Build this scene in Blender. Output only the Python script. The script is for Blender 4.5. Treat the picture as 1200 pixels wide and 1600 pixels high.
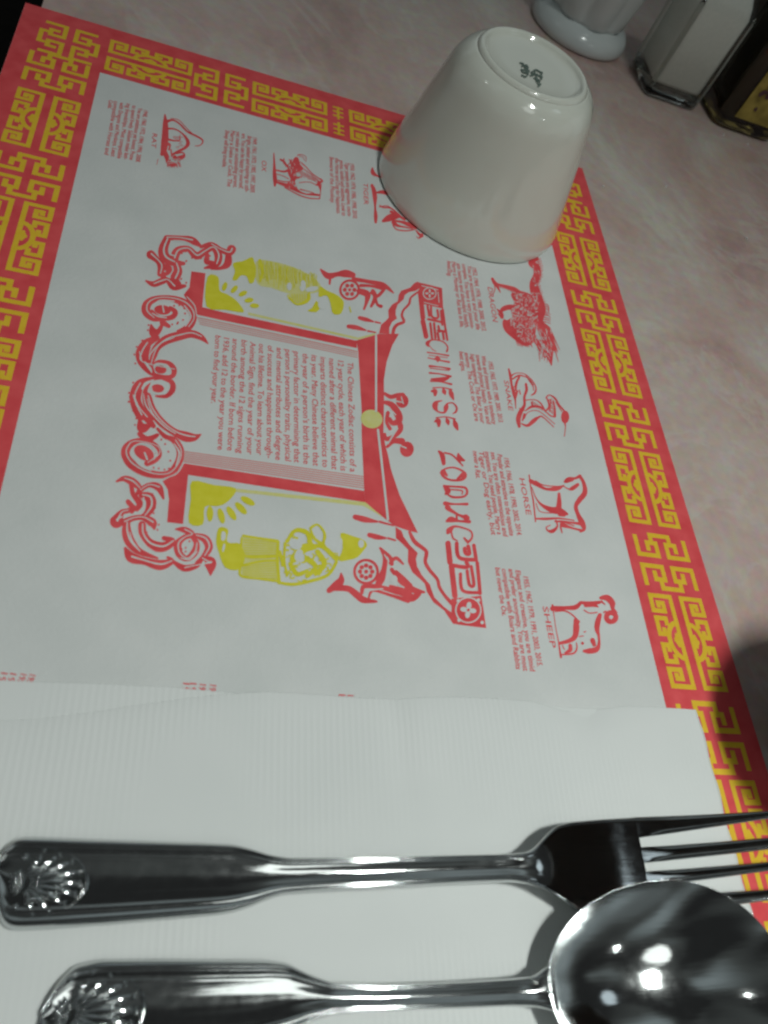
import bpy, math, random
from mathutils import Vector, Matrix
from mathutils.geometry import tessellate_polygon

random.seed(7)
for o in list(bpy.data.objects):
    bpy.data.objects.remove(o)
scene = bpy.context.scene
COL = scene.collection

# ------------------------------------------------------------------ camera
# world: X = across the placemat (towards its top edge), -Y = along its text, Z up, metres
F_PX, CX, CY = 1240.0, 600.0, 800.0
RM = ((0.9435934776, -0.0550745626, 0.3264937083),
      (0.1274483365, -0.8496802496, -0.5116643381),
      (0.3055949451, 0.5244142122, -0.7947335802))
CAM = Vector((0.0628037126, -0.3401627113, 0.1909686354))
cd = bpy.data.cameras.new('camera')
cd.sensor_fit = 'VERTICAL'
cd.sensor_height = 32.0
cd.lens = F_PX / 1600.0 * 32.0
cd.clip_start = 0.005
cd.clip_end = 20.0
cd.dof.use_dof = True
cd.dof.focus_distance = 0.275
cd.dof.aperture_fstop = 17.0
cam = bpy.data.objects.new('camera', cd)
COL.objects.link(cam)
m = Matrix.Identity(4)
for i in range(3):
    m[i][0] = RM[0][i]
    m[i][1] = -RM[1][i]
    m[i][2] = -RM[2][i]
    m[i][3] = CAM[i]
cam.matrix_world = m
scene.camera = cam

# ------------------------------------------------------------------ dim room light
w = bpy.data.worlds.new('World')
scene.world = w
w.use_nodes = True
bg = w.node_tree.nodes['Background']
bg.inputs[1].default_value = 1.0
# noise standing in for the dim room: pale patches added for steel reflections
wt = w.node_tree
wtc = wt.nodes.new('ShaderNodeTexCoord')
wn = wt.nodes.new('ShaderNodeTexNoise')
wn.inputs['Scale'].default_value = 1.7
wn.inputs['Detail'].default_value = 1.0
wn.inputs['Distortion'].default_value = 0.6
wr = wt.nodes.new('ShaderNodeValToRGB')
wr.color_ramp.elements[0].position = 0.42
wr.color_ramp.elements[0].color = (0.018, 0.019, 0.019, 1)
wr.color_ramp.elements[1].position = 0.72
wr.color_ramp.elements[1].color = (0.20, 0.235, 0.24, 1)
we = wr.color_ramp.elements.new(0.55)
we.color = (0.055, 0.061, 0.059, 1)
wt.links.new(wtc.outputs['Generated'], wn.inputs['Vector'])
wt.links.new(wn.outputs['Fac'], wr.inputs['Fac'])
wt.links.new(wr.outputs['Color'], bg.inputs[0])

LAMP_COL = (0.94, 1.0, 0.955)


def area(name, loc, target, size, power, col=LAMP_COL, shape='DISK', sy=None):
    l = bpy.data.lights.new(name, 'AREA')
    l.shape = shape
    l.size = size
    if sy:
        l.size_y = sy
    l.energy = power
    l.color = col
    o = bpy.data.objects.new(name, l)
    COL.objects.link(o)
    o.location = loc
    d = Vector(target) - Vector(loc)
    o.rotation_euler = d.to_track_quat('-Z', 'Y').to_euler()
    return o


T0 = (0.16, -0.2, 0)
# ceiling downlights of the room: the nearest one is a short strip
area('ceiling_lamp', (0.42, -0.44, 1.25), (0.25, -0.42, 0), 0.17, 0.84, shape='RECTANGLE', sy=0.06).data.spread = math.radians(55)
area('ceiling_lamp', (-0.95, 0.05, 1.35), T0, 0.035, 0.2)
area('ceiling_lamp', (0.36, -0.95, 1.45), (0.2, -0.42, 0), 0.45, 0.75)
area('ceiling_lamp', (1.10, -1.30, 1.40), T0, 0.045, 0.35)
area('ceiling_lamp', (1.20, -0.10, 1.42), T0, 0.30, 0.16, (0.80, 0.94, 1.0))

scene.view_settings.view_transform = 'Standard'
scene.view_settings.look = 'None'
scene.view_settings.exposure = 0.16
scene.view_settings.gamma = 1.0
scene.cycles.filter_width = 2.4
scene.render.resolution_x = 768
scene.render.resolution_y = 1024

# ------------------------------------------------------------------ pixel helpers


def back(px, py, z=0.0):
    a, b = (px - CX) / F_PX, (py - CY) / F_PX
    d = Vector([RM[0][i] * a + RM[1][i] * b + RM[2][i] for i in range(3)])
    t = (z - CAM.z) / d.z
    return CAM + d * t


def interp(x, xs, ys):
    if x <= xs[0]:
        return ys[0]
    for i in range(1, len(xs)):
        if x <= xs[i]:
            k = (x - xs[i - 1]) / max(1e-12, xs[i] - xs[i - 1])
            return ys[i - 1] + (ys[i] - ys[i - 1]) * k
    return ys[-1]


def sstep(a, b, x):
    t = min(1.0, max(0.0, (x - a) / (b - a)))
    return t * t * (3 - 2 * t)


# ------------------------------------------------------------------ materials


def mat(name, col, rough=0.5, metal=0.0, spec=0.5, **kw):
    mt = bpy.data.materials.new(name)
    mt.use_nodes = True
    b = mt.node_tree.nodes['Principled BSDF']
    b.inputs['Base Color'].default_value = (*col, 1)
    b.inputs['Roughness'].default_value = rough
    b.inputs['Metallic'].default_value = metal
    b.inputs['Specular IOR Level'].default_value = spec
    for k, v in kw.items():
        b.inputs[k].default_value = v
    return mt


def nd(mt, typ, **kw):
    n = mt.node_tree.nodes.new(typ)
    for k, v in kw.items():
        if hasattr(n, k) and not k.startswith('i_'):
            setattr(n, k, v)
    return n


def mottled(name, c1, c2, scale, rough=0.6, spec=0.3, bump=0.0, bscale=None, detail=4, **kw):
    mt = mat(name, c1, rough, 0.0, spec, **kw)
    nt = mt.node_tree
    b = nt.nodes['Principled BSDF']
    tc = nd(mt, 'ShaderNodeTexCoord')
    no = nd(mt, 'ShaderNodeTexNoise')
    no.inputs['Scale'].default_value = scale
    no.inputs['Detail'].default_value = detail
    nt.links.new(tc.outputs['Object'], no.inputs['Vector'])
    r = nd(mt, 'ShaderNodeValToRGB')
    r.color_ramp.elements[0].position = 0.3
    r.color_ramp.elements[1].position = 0.7
    r.color_ramp.elements[0].color = (*c1, 1)
    r.color_ramp.elements[1].color = (*c2, 1)
    nt.links.new(no.outputs['Fac'], r.inputs['Fac'])
    nt.links.new(r.outputs['Color'], b.inputs['Base Color'])
    if bump:
        n2 = nd(mt, 'ShaderNodeTexNoise')
        n2.inputs['Scale'].default_value = bscale
        n2.inputs['Detail'].default_value = 3
        nt.links.new(tc.outputs['Object'], n2.inputs['Vector'])
        bp = nd(mt, 'ShaderNodeBump')
        bp.inputs['Strength'].default_value = bump
        bp.inputs['Distance'].default_value = 0.0003
        nt.links.new(n2.outputs['Fac'], bp.inputs['Height'])
        nt.links.new(bp.outputs['Normal'], b.inputs['Normal'])
    return mt


M = {}
M['paper'] = mottled('placemat_paper', (0.69, 0.71, 0.70), (0.77, 0.78, 0.77), 45, 0.75, 0.15, 0.5, 700)
M['red'] = mottled('red_ink', (0.78, 0.072, 0.085), (0.90, 0.12, 0.13), 140, 0.6, 0.2)
M['pink'] = mottled('pink_ink', (0.74, 0.26, 0.25), (0.78, 0.31, 0.29), 300, 0.6, 0.2)
M['yellow'] = mottled('yellow_ink', (0.86, 0.54, 0.03), (0.92, 0.60, 0.05), 300, 0.6, 0.2)
M['lemon'] = mottled('lemon_ink', (0.74, 0.68, 0.03), (0.80, 0.74, 0.06), 300, 0.6, 0.2)
M['pale_yellow'] = mottled('pale_yellow_ink', (0.73, 0.70, 0.22), (0.76, 0.73, 0.36), 400, 0.6, 0.2)
M['text'] = mottled('text_ink', (0.76, 0.11, 0.12), (0.82, 0.14, 0.15), 900, 0.6, 0.2)
M['napkin'] = None
M['china'] = mottled('glazed_china', (0.77, 0.785, 0.705), (0.79, 0.805, 0.725), 30, 0.10, 0.5)
M['china'].node_tree.nodes['Principled BSDF'].inputs['Coat Weight'].default_value = 0.9
M['china'].node_tree.nodes['Principled BSDF'].inputs['Coat Roughness'].default_value = 0.04
M['china_matte'] = mottled('unglazed_china', (0.64, 0.66, 0.60), (0.67, 0.69, 0.63), 60, 0.35, 0.3)
M['china_white'] = mottled('bluish_white_china', (0.70, 0.76, 0.76), (0.74, 0.79, 0.79), 30, 0.15, 0.5)
M['stamp'] = mottled('green_underglaze_ink', (0.07, 0.11, 0.09), (0.16, 0.21, 0.18), 900, 0.3, 0.4)
M['salt'] = mottled('packed_salt', (0.74, 0.75, 0.72), (0.80, 0.80, 0.77), 500, 0.8, 0.2, 0.4, 2500)
M['chrome'] = mat('chrome_cap', (0.62, 0.63, 0.62), 0.15, 1.0)
M['black'] = mat('black_trim', (0.012, 0.011, 0.010), 0.5)
M['label'] = mottled('yellow_label', (0.22, 0.16, 0.035), (0.50, 0.38, 0.09), 130, 0.5, 0.3)
M['label_ink'] = mat('label_ink', (0.10, 0.04, 0.05), 0.5)
M['liquid'] = mat('dark_sauce', (0.012, 0.006, 0.003), 0.2)
M['amber'] = mat('amber_glass', (0.55, 0.40, 0.12), 0.03, 0.0, 0.5)
M['amber'].node_tree.nodes['Principled BSDF'].inputs['Transmission Weight'].default_value = 1.0
M['glass'] = mat('clear_glass', (0.93, 0.96, 0.94), 0.02, 0.0, 0.5)
M['glass'].node_tree.nodes['Principled BSDF'].inputs['Transmission Weight'].default_value = 1.0


def make_thin_glass(name, face, edge):
    mt = bpy.data.materials.new(name)
    mt.use_nodes = True
    nt = mt.node_tree
    nt.nodes.remove(nt.nodes['Principled BSDF'])
    out = nt.nodes['Material Output']
    lw = nt.nodes.new('ShaderNodeLayerWeight')
    lw.inputs['Blend'].default_value = 0.35
    r = nt.nodes.new('ShaderNodeValToRGB')
    r.color_ramp.elements[0].color = (*face, 1)
    r.color_ramp.elements[1].color = (*edge, 1)
    r.color_ramp.elements[0].position = 0.35
    r.color_ramp.elements[1].position = 0.95
    tr = nt.nodes.new('ShaderNodeBsdfTransparent')
    gl = nt.nodes.new('ShaderNodeBsdfGlossy')
    gl.inputs['Roughness'].default_value = 0.03
    fr = nt.nodes.new('ShaderNodeMath')
    fr.operation = 'POWER'
    fr.inputs[1].default_value = 4.0
    f2 = nt.nodes.new('ShaderNodeMath')
    f2.operation = 'MULTIPLY_ADD'
    f2.inputs[1].default_value = 0.5
    f2.inputs[2].default_value = 0.04
    nt.links.new(lw.outputs['Facing'], fr.inputs[0])
    nt.links.new(fr.outputs[0], f2.inputs[0])
    mx = nt.nodes.new('ShaderNodeMixShader')
    nt.links.new(lw.outputs['Facing'], r.inputs['Fac'])
    nt.links.new(r.outputs['Color'], tr.inputs['Color'])
    nt.links.new(f2.outputs[0], mx.inputs['Fac'])
    nt.links.new(tr.outputs[0], mx.inputs[1])
    nt.links.new(gl.outputs[0], mx.inputs[2])
    nt.links.new(mx.outputs[0], out.inputs['Surface'])
    return mt


M['thin_glass'] = make_thin_glass('shaker_glass', (0.95, 0.97, 0.95), (0.72, 0.75, 0.72))
M['shadow_caster'] = mottled('dark_brown_plastic', (0.022, 0.016, 0.013), (0.03, 0.022, 0.018), 80, 0.3, 0.5)
M['floor'] = mottled('dark_carpet', (0.012, 0.010, 0.009), (0.02, 0.016, 0.014), 60, 0.9, 0.1)


def make_steel():
    mt = mat('polished_steel', (0.62, 0.64, 0.64), 0.12, 1.0)
    nt = mt.node_tree
    b = nt.nodes['Principled BSDF']
    tc = nd(mt, 'ShaderNodeTexCoord')
    mp = nd(mt, 'ShaderNodeMapping')
    mp.inputs['Scale'].default_value = (60, 900, 200)
    n1 = nd(mt, 'ShaderNodeTexNoise')
    n1.inputs['Scale'].default_value = 1.0
    n1.inputs['Detail'].default_value = 5
    nt.links.new(tc.outputs['Object'], mp.inputs['Vector'])
    nt.links.new(mp.outputs['Vector'], n1.inputs['Vector'])
    n2 = nd(mt, 'ShaderNodeTexNoise')
    n2.inputs['Scale'].default_value = 420
    n2.inputs['Detail'].default_value = 4
    nt.links.new(tc.outputs['Object'], n2.inputs['Vector'])
    mr = nd(mt, 'ShaderNodeMapRange')
    mr.inputs['From Min'].default_value = 0.35
    mr.inputs['From Max'].default_value = 0.75
    mr.inputs['To Min'].default_value = 0.07
    mr.inputs['To Max'].default_value = 0.11
    nt.links.new(n2.outputs['Fac'], mr.inputs['Value'])
    nt.links.new(mr.outputs['Result'], b.inputs['Roughness'])
    bp = nd(mt, 'ShaderNodeBump')
    bp.inputs['Strength'].default_value = 0.12
    bp.inputs['Distance'].default_value = 0.0002
    nt.links.new(n1.outputs['Fac'], bp.inputs['Height'])
    nt.links.new(bp.outputs['Normal'], b.inputs['Normal'])
    b.inputs['Anisotropic'].default_value = 0.0
    return mt


M['steel'] = make_steel()


def make_napkin_mat():
    mt = mottled('embossed_tissue', (0.79, 0.81, 0.80), (0.83, 0.845, 0.835), 25, 0.85, 0.1)
    nt = mt.node_tree
    b = nt.nodes['Principled BSDF']
    tc = nd(mt, 'ShaderNodeTexCoord')
    wv = nd(mt, 'ShaderNodeTexWave')
    wv.wave_type = 'BANDS'
    wv.bands_direction = 'X'
    wv.inputs['Scale'].default_value = 190
    wv.inputs['Distortion'].default_value = 0.6
    wv.inputs['Detail'].default_value = 1
    nt.links.new(tc.outputs['Object'], wv.inputs['Vector'])
    no = nd(mt, 'ShaderNodeTexNoise')
    no.inputs['Scale'].default_value = 30
    nt.links.new(tc.outputs['Object'], no.inputs['Vector'])
    mr = nd(mt, 'ShaderNodeMapRange')
    mr.inputs['From Min'].default_value = 0.42
    mr.inputs['From Max'].default_value = 0.6
    mr.inputs['To Min'].default_value = 0.0
    mr.inputs['To Max'].default_value = 1.0
    nt.links.new(no.outputs['Fac'], mr.inputs['Value'])
    mul = nd(mt, 'ShaderNodeMath')
    mul.operation = 'MULTIPLY'
    nt.links.new(wv.outputs['Fac'], mul.inputs[0])
    nt.links.new(mr.outputs['Result'], mul.inputs[1])
    n2 = nd(mt, 'ShaderNodeTexNoise')
    n2.inputs['Scale'].default_value = 700
    n2.inputs['Detail'].default_value = 3
    nt.links.new(tc.outputs['Object'], n2.inputs['Vector'])
    ad = nd(mt, 'ShaderNodeMath')
    ad.operation = 'MULTIPLY_ADD'
    ad.inputs[1].default_value = 0.35
    nt.links.new(n2.outputs['Fac'], ad.inputs[0])
    nt.links.new(mul.outputs[0], ad.inputs[2])
    bp = nd(mt, 'ShaderNodeBump')
    bp.inputs['Strength'].default_value = 0.28
    bp.inputs['Distance'].default_value = 0.0002
    nt.links.new(ad.outputs[0], bp.inputs['Height'])
    nt.links.new(bp.outputs['Normal'], b.inputs['Normal'])
    return mt


M['napkin'] = make_napkin_mat()


def make_marble():
    mt = mat('pink_marble_laminate', (0.5, 0.4, 0.37), 0.28, 0.0, 0.5)
    nt = mt.node_tree
    b = nt.nodes['Principled BSDF']
    tc = nd(mt, 'ShaderNodeTexCoord')
    mp = nd(mt, 'ShaderNodeMapping')
    mp.inputs['Rotation'].default_value = (0, 0, math.radians(35))
    mp.inputs['Scale'].default_value = (1.0, 0.78, 1)
    nt.links.new(tc.outputs['Object'], mp.inputs['Vector'])
    n1 = nd(mt, 'ShaderNodeTexNoise')
    n1.inputs['Scale'].default_value = 14
    n1.inputs['Detail'].default_value = 8
    n1.inputs['Roughness'].default_value = 0.62
    n1.inputs['Distortion'].default_value = 0.45
    nt.links.new(mp.outputs['Vector'], n1.inputs['Vector'])
    r = nd(mt, 'ShaderNodeValToRGB')
    cr = r.color_ramp
    cr.elements[0].position = 0.34
    cr.elements[0].color = (0.44, 0.30, 0.27, 1)
    cr.elements[1].position = 0.66
    cr.elements[1].color = (0.62, 0.575, 0.51, 1)
    e = cr.elements.new(0.45)
    e.color = (0.53, 0.385, 0.345, 1)
    e = cr.elements.new(0.57)
    e.color = (0.55, 0.455, 0.41, 1)
    nt.links.new(n1.outputs['Fac'], r.inputs['Fac'])
    # thin pale veins
    n2 = nd(mt, 'ShaderNodeTexNoise')
    n2.inputs['Scale'].default_value = 9
    n2.inputs['Detail'].default_value = 7
    n2.inputs['Roughness'].default_value = 0.6
    n2.inputs['Distortion'].default_value = 1.8
    nt.links.new(mp.outputs['Vector'], n2.inputs['Vector'])
    r2 = nd(mt, 'ShaderNodeValToRGB')
    c2 = r2.color_ramp
    c2.elements[0].position = 0.475
    c2.elements[0].color = (0, 0, 0, 1)
    c2.elements[1].position = 0.535
    c2.elements[1].color = (0, 0, 0, 1)
    e = c2.elements.new(0.505)
    e.color = (0.34, 0.34, 0.34, 1)
    nt.links.new(n2.outputs['Fac'], r2.inputs['Fac'])
    mx = nd(mt, 'ShaderNodeMixRGB')
    mx.inputs['Color2'].default_value = (0.60, 0.57, 0.52, 1)
    nt.links.new(r2.outputs['Color'], mx.inputs['Fac'])
    nt.links.new(r.outputs['Color'], mx.inputs['Color1'])
    n3 = nd(mt, 'ShaderNodeTexNoise')
    n3.inputs['Scale'].default_value = 240
    n3.inputs['Detail'].default_value = 4
    nt.links.new(tc.outputs['Object'], n3.inputs['Vector'])
    mx2 = nd(mt, 'ShaderNodeMixRGB')
    mx2.blend_type = 'OVERLAY'
    mx2.inputs['Fac'].default_value = 0.22
    nt.links.new(mx.outputs['Color'], mx2.inputs['Color1'])
    nt.links.new(n3.outputs['Color'], mx2.inputs['Color2'])
    hs = nd(mt, 'ShaderNodeHueSaturation')
    hs.inputs['Saturation'].default_value = 1.0
    hs.inputs['Value'].default_value = 1.12
    nt.links.new(mx2.outputs['Color'], hs.inputs['Color'])
    nt.links.new(hs.outputs['Color'], b.inputs['Base Color'])
    bp = nd(mt, 'ShaderNodeBump')
    bp.inputs['Strength'].default_value = 0.05
    bp.inputs['Distance'].default_value = 0.0003
    nt.links.new(n3.outputs['Fac'], bp.inputs['Height'])
    nt.links.new(bp.outputs['Normal'], b.inputs['Normal'])
    return mt


M['marble'] = make_marble()

# ------------------------------------------------------------------ object helpers


def tag(o, label=None, cat=None, group=None, kind=None):
    if label:
        o['label'] = label
    if cat:
        o['category'] = cat
    if group:
        o['group'] = group
    if kind:
        o['kind'] = kind
    return o


def empty(name, loc):
    o = bpy.data.objects.new(name, None)
    o.empty_display_size = 0.02
    COL.objects.link(o)
    o.location = loc
    return o


def obj(name, verts, faces, mt, parent=None, smooth=True, origin=(0, 0, 0)):
    me = bpy.data.meshes.new(name)
    og = Vector(origin)
    me.from_pydata([tuple(Vector(v) - og) for v in verts], [], faces)
    me.update()
    if smooth:
        me.polygons.foreach_set('use_smooth', [True] * len(me.polygons))
    me.materials.append(mt)
    o = bpy.data.objects.new(name, me)
    COL.objects.link(o)
    if parent is not None:
        o.parent = parent
        p = parent
        pl = Vector((0, 0, 0))
        while p is not None:
            pl += Vector(p.location)
            p = p.parent
        o.location = og - pl
    else:
        o.location = og
    return o


def lathe(name, prof, cx, cy, mt, parent=None, n=96, sq=None, flutes=None):
    vs, fs = [], []
    for k, (r, z) in enumerate(prof):
        for i in range(n):
            a = 2 * math.pi * i / n
            rr = r
            if flutes:
                rr = r * (1 + flutes(k, z) * abs(math.cos(4 * a)))
            vs.append((cx + rr * math.cos(a), cy + rr * math.sin(a), z))
    for k in range(len(prof) - 1):
        for i in range(n):
            j = (i + 1) % n
            fs.append((k * n + i, k * n + j, (k + 1) * n + j, (k + 1) * n + i))
    if prof[0][0] > 1e-6:
        fs.append(tuple(range(n))[::-1])
    if prof[-1][0] > 1e-6:
        fs.append(tuple((len(prof) - 1) * n + i for i in range(n)))
    return obj(name, vs, fs, mt, parent, origin=(cx, cy, prof[0][1] if parent is None else 0))


def squircle(name, prof, cx, cy, mt, parent=None, n=96, p=5.0, asp=1.0):
    """prof: (half width, z, exponent)"""
    vs, fs = [], []
    for (r, z, pe) in prof:
        for i in range(n):
            a = 2 * math.pi * i / n
            c, s = math.cos(a), math.sin(a)
            k = (abs(c) ** pe + abs(s) ** pe) ** (-1.0 / pe)
            vs.append((cx + r * k * c, cy + r * asp * k * s, z))
    for k in range(len(prof) - 1):
        for i in range(n):
            j = (i + 1) % n
            fs.append((k * n + i, k * n + j, (k + 1) * n + j, (k + 1) * n + i))
    fs.append(tuple(range(n))[::-1])
    fs.append(tuple((len(prof) - 1) * n + i for i in range(n)))
    return obj(name, vs, fs, mt, parent)


def box(name, x0, x1, y0, y1, z0, z1, mt, parent=None, origin=(0, 0, 0), bevel=0.0):
    v = [(x, y, z) for x in (x0, x1) for y in (y0, y1) for z in (z0, z1)]
    f = [(0, 1, 3, 2), (4, 6, 7, 5), (0, 4, 5, 1), (2, 3, 7, 6), (0, 2, 6, 4), (1, 5, 7, 3)]
    o = obj(name, v, f, mt, parent, False, origin)
    if bevel:
        b = o.modifiers.new('bevel', 'BEVEL')
        b.width = bevel
        b.segments = 3
    return o


# ------------------------------------------------------------------ floor and table
FLOOR_Z = -0.745
TZ = -0.0003          # table top; the placemat's upper face is z = 0
o = box('floor', -1.5, 2.0, -2.0, 2.0, FLOOR_Z - 0.02, FLOOR_Z, M['floor'])
tag(o, kind='structure')

table = empty('dining_table', (0.35, 0.1, FLOOR_Z))
tag(table, 'pink and grey marble patterned table under the placemat', 'table')
TX0, TX1, TY0, TY1 = 0.0055, 0.72, -0.46, 0.62
box('tabletop', TX0, TX1, TY0, TY1, TZ - 0.003, TZ, M['marble'], table)
box('edge_band', TX0 - 0.001, TX1 + 0.001, TY0 - 0.001, TY1 + 0.001, TZ - 0.032, TZ - 0.0032, M['black'], table)
lathe('pedestal', [(0.035, FLOOR_Z + 0.03), (0.035, TZ - 0.033)], 0.36, 0.08, M['black'], table, 32)
lathe('pedestal_base', [(0.24, FLOOR_Z + 0.001), (0.24, FLOOR_Z + 0.012), (0.05, FLOOR_Z + 0.0295)], 0.36, 0.08, M['black'], table, 48)

# ------------------------------------------------------------------ placemat
MW, MH = 0.3565, 0.254          # along the text, across the text
A = back(40, 4)
B = back(910, 263)
A.z = B.z = 0
Cc = Vector((MH, -MW, 0))
D = Vector((0, -MW, 0))
corners = [A, B, Cc, D]
TH = 0.00022
pv, pf = [], []
NU, NV = 40, 28
for i in range(NU + 1):
    for j in range(NV + 1):
        u, v = i / NU, j / NV
        p = (A * (1 - v) + B * v) * (1 - u) + (D * (1 - v) + Cc * v) * u
        pv.append((p.x, p.y, 0.0))
nb = len(pv)
pv += [(x, y, -TH) for (x, y, z) in pv]
W1 = NV + 1
for i in range(NU):
    for j in range(NV):
        a = i * W1 + j
        pf.append((a, a + W1, a + W1 + 1, a + 1))
        pf.append((nb + a, nb + a + 1, nb + a + W1 + 1, nb + a + W1))
rim = [j for j in range(W1)] + [i * W1 + NV for i in range(1, NU + 1)] + [NU * W1 + j for j in range(NV - 1, -1, -1)] + [i * W1 for i in range(NU - 1, 0, -1)]
for k in range(len(rim)):
    a, b = rim[k], rim[(k + 1) % len(rim)]
    pf.append((a, b, nb + b, nb + a))
placemat = obj('placemat', pv, pf, M['paper'], None, False)
tag(placemat, 'white paper placemat with red and yellow fret border and zodiac print', 'placemat')

# --- ink builder -----------------------------------------------------------
ZR, ZK, ZT = 0.00004, 0.00011, 0.00015


class Ink:
    def __init__(self, crop=None, width=None, z=ZR, fat=1.0):
        self.v, self.f = [], []
        self.fat = fat
        self.z = z
        self.n = 0
        self.set(crop, width)

    def set(self, crop, width=None):
        if crop is None:
            self.ox = self.oy = 0.0
            self.s = 1.0
        else:
            self.ox, self.oy = crop[0], crop[1]
            self.s = width / (crop[2] - crop[0])
        return self

    def P(self, x, y):
        p = back(self.ox + x / self.s, self.oy + y / self.s, 0.0)
        return (p.x, p.y, self.z + (self.n % 20) * 0.0000025)

    def poly(self, *loops):
        self.n += 1
        L = [[Vector((x, y, 0)) for x, y in lp] for lp in loops]
        tris = tessellate_polygon(L)
        b = len(self.v)
        for lp in loops:
            for x, y in lp:
                self.v.append(self.P(x, y))
        self.f += [tuple(b + i for i in t) for t in tris]
        return self

    def smooth_poly(self, pts, k=4):
        n = len(pts)
        out = []
        for i in range(n):
            p0, p1, p2, p3 = pts[i - 1], pts[i], pts[(i + 1) % n], pts[(i + 2) % n]
            for j in range(k):
                t = j / k
                out.append(tuple(cr(p0[q], p1[q], p2[q], p3[q], t) for q in (0, 1)))
        return self.poly(out)

    def ell(self, x, y, rx, ry, rot=0, n=18):
        c, s = math.cos(rot), math.sin(rot)
        return self.poly([(x + rx * math.cos(a) * c - ry * math.sin(a) * s, y + rx * math.cos(a) * s + ry * math.sin(a) * c)
                          for a in [2 * math.pi * i / n for i in range(n)]])

    def ring(self, x, y, rx, ry, wd, n=28):
        out = [(x + (rx + wd / 2) * math.cos(2 * math.pi * i / n), y + (ry + wd / 2) * math.sin(2 * math.pi * i / n)) for i in range(n)]
        inn = [(x + max(4, rx - wd / 2) * math.cos(2 * math.pi * i / n), y + max(4, ry - wd / 2) * math.sin(2 * math.pi * i / n)) for i in range(n)]
        self.n += 1
        b = len(self.v)
        for p in out + inn:
            self.v.append(self.P(*p))
        self.f += [(b + i, b + (i + 1) % n, b + n + (i + 1) % n, b + n + i) for i in range(n)]
        return self

    def st(self, pts, w=None, k=5):
        """brush stroke: (x, y[, width]) in crop pixels, Catmull-Rom smoothed, round ends"""
        self.n += 1
        pts = [(p[0], p[1], (p[2] if len(p) > 2 else w) * self.fat) for p in pts]
        q = []
        n = len(pts)
        for i in range(n - 1):
            p0, p1, p2, p3 = pts[max(0, i - 1)], pts[i], pts[i + 1], pts[min(n - 1, i + 2)]
            for j in range(k):
                t = j / k
                q.append([cr(p0[a], p1[a], p2[a], p3[a], t) for a in range(3)])
        q.append(list(pts[-1]))
        L, Rr = [], []
        for i, (x, y, wd) in enumerate(q):
            a, b = q[max(0, i - 1)], q[min(len(q) - 1, i + 1)]
            dx, dy = b[0] - a[0], b[1] - a[1]
            l = math.hypot(dx, dy) or 1
            nx, ny = -dy / l, dx / l
            h = max(1.0, wd) / 2
            L.append((x + nx * h, y + ny * h))
            Rr.append((x - nx * h, y - ny * h))

        def cap(i0, i1):
            x, y, wd = q[i0]
            dx, dy = x - q[i1][0], y - q[i1][1]
            a0 = math.atan2(dy, dx)
            h = max(1.0, wd) / 2
            return [(x + h * math.cos(a0 + t), y + h * math.sin(a0 + t)) for t in (-1.0, -0.5, 0, 0.5, 1.0)]
        b = len(self.v)
        m_ = len(q)
        for side in (L, Rr):
            for ii, p in enumerate(side):
                c3 = self.P(*p)
                self.v.append((c3[0], c3[1], c3[2] + ii * 2e-7))
        for i in range(m_ - 1):
            self.f.append((b + i, b + i + 1, b + m_ + i + 1, b + m_ + i))
        for (i0, i1, sgn) in ((0, 1, 1), (m_ - 1, m_ - 2, -1)):
            c = cap(i0, i1)
            bb = len(self.v)
            for p in c:
                self.v.append(self.P(*p))
            lo, hi = (b + i0, b + m_ + i0)
            # polygon: one side, cap points, other side
            if sgn == 1:
                self.f.append((lo, bb + 0, bb + 1, bb + 2, bb + 3, bb + 4, hi))
            else:
                self.f.append((hi, bb + 0, bb + 1, bb + 2, bb + 3, bb + 4, lo))
        return self

    def light(self, lst, k=0.2, lo=26):
        """bare-paper line along the middle of each broad stroke"""
        for s in lst:
            q = [p for p in s if p[2] >= lo]
            if len(q) >= 3:
                self.st([(x + 0.12 * w_, y - 0.12 * w_, max(5.0, w_ * k)) for (x, y, w_) in q])
        return self

    def many(self, lst, w=None):
        for s in lst:
            self.st(s, w)
        return self

    def make(self, name, mt, parent=placemat):
        return obj(name, self.v, self.f, mt, parent, False)


def cr(a, b, c, d, t):
    return 0.5 * (2 * b + (c - a) * t + (2 * a - 5 * b + 4 * c - d) * t * t + (3 * b - a - 3 * c + d) * t ** 3)


# --- red border band -------------------------------------------------------
BW = 0.0316
e = 0.00003
Ai = [A + Vector((e, -e, 0)), B + Vector((-e, -e, 0)), Cc + Vector((-e, e, 0)), D + Vector((e, e, 0))]
Ii = [Vector((BW, -BW, 0)), Vector((MH - BW, -BW, 0)), Vector((MH - BW, -MW + BW, 0)), Vector((BW, -MW + BW, 0))]
vs = [(p.x, p.y, 0.00002) for p in Ai + Ii]
obj('border_band', vs, [(i, (i + 1) % 4, 4 + (i + 1) % 4, 4 + i) for i in range(4)], M['red'], placemat, False)


# --- fret units, drawn in millimetres (s along the border, w across it) -----
def bars(lines, wd, z):
    vs, fs = [], []
    n = 0
    for ln in lines:
        for (a, b) in zip(ln[:-1], ln[1:]):
            dx, dy = b[0] - a[0], b[1] - a[1]
            l = math.hypot(dx, dy)
            if l < 1e-6:
                continue
            ux, uy = dx / l * wd / 2, dy / l * wd / 2
            zz = z + (n % 12) * 0.000002
            n += 1
            q = [(a[0] - ux - uy, a[1] - uy + ux), (a[0] - ux + uy, a[1] - uy - ux), (b[0] + ux + uy, b[1] + uy - ux), (b[0] + ux - uy, b[1] + uy + ux)]
            k = len(vs)
            vs += [(x / 1000, y / 1000, zz) for x, y in q]
            fs.append((k, k + 1, k + 2, k + 3))
    return vs, fs


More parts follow.
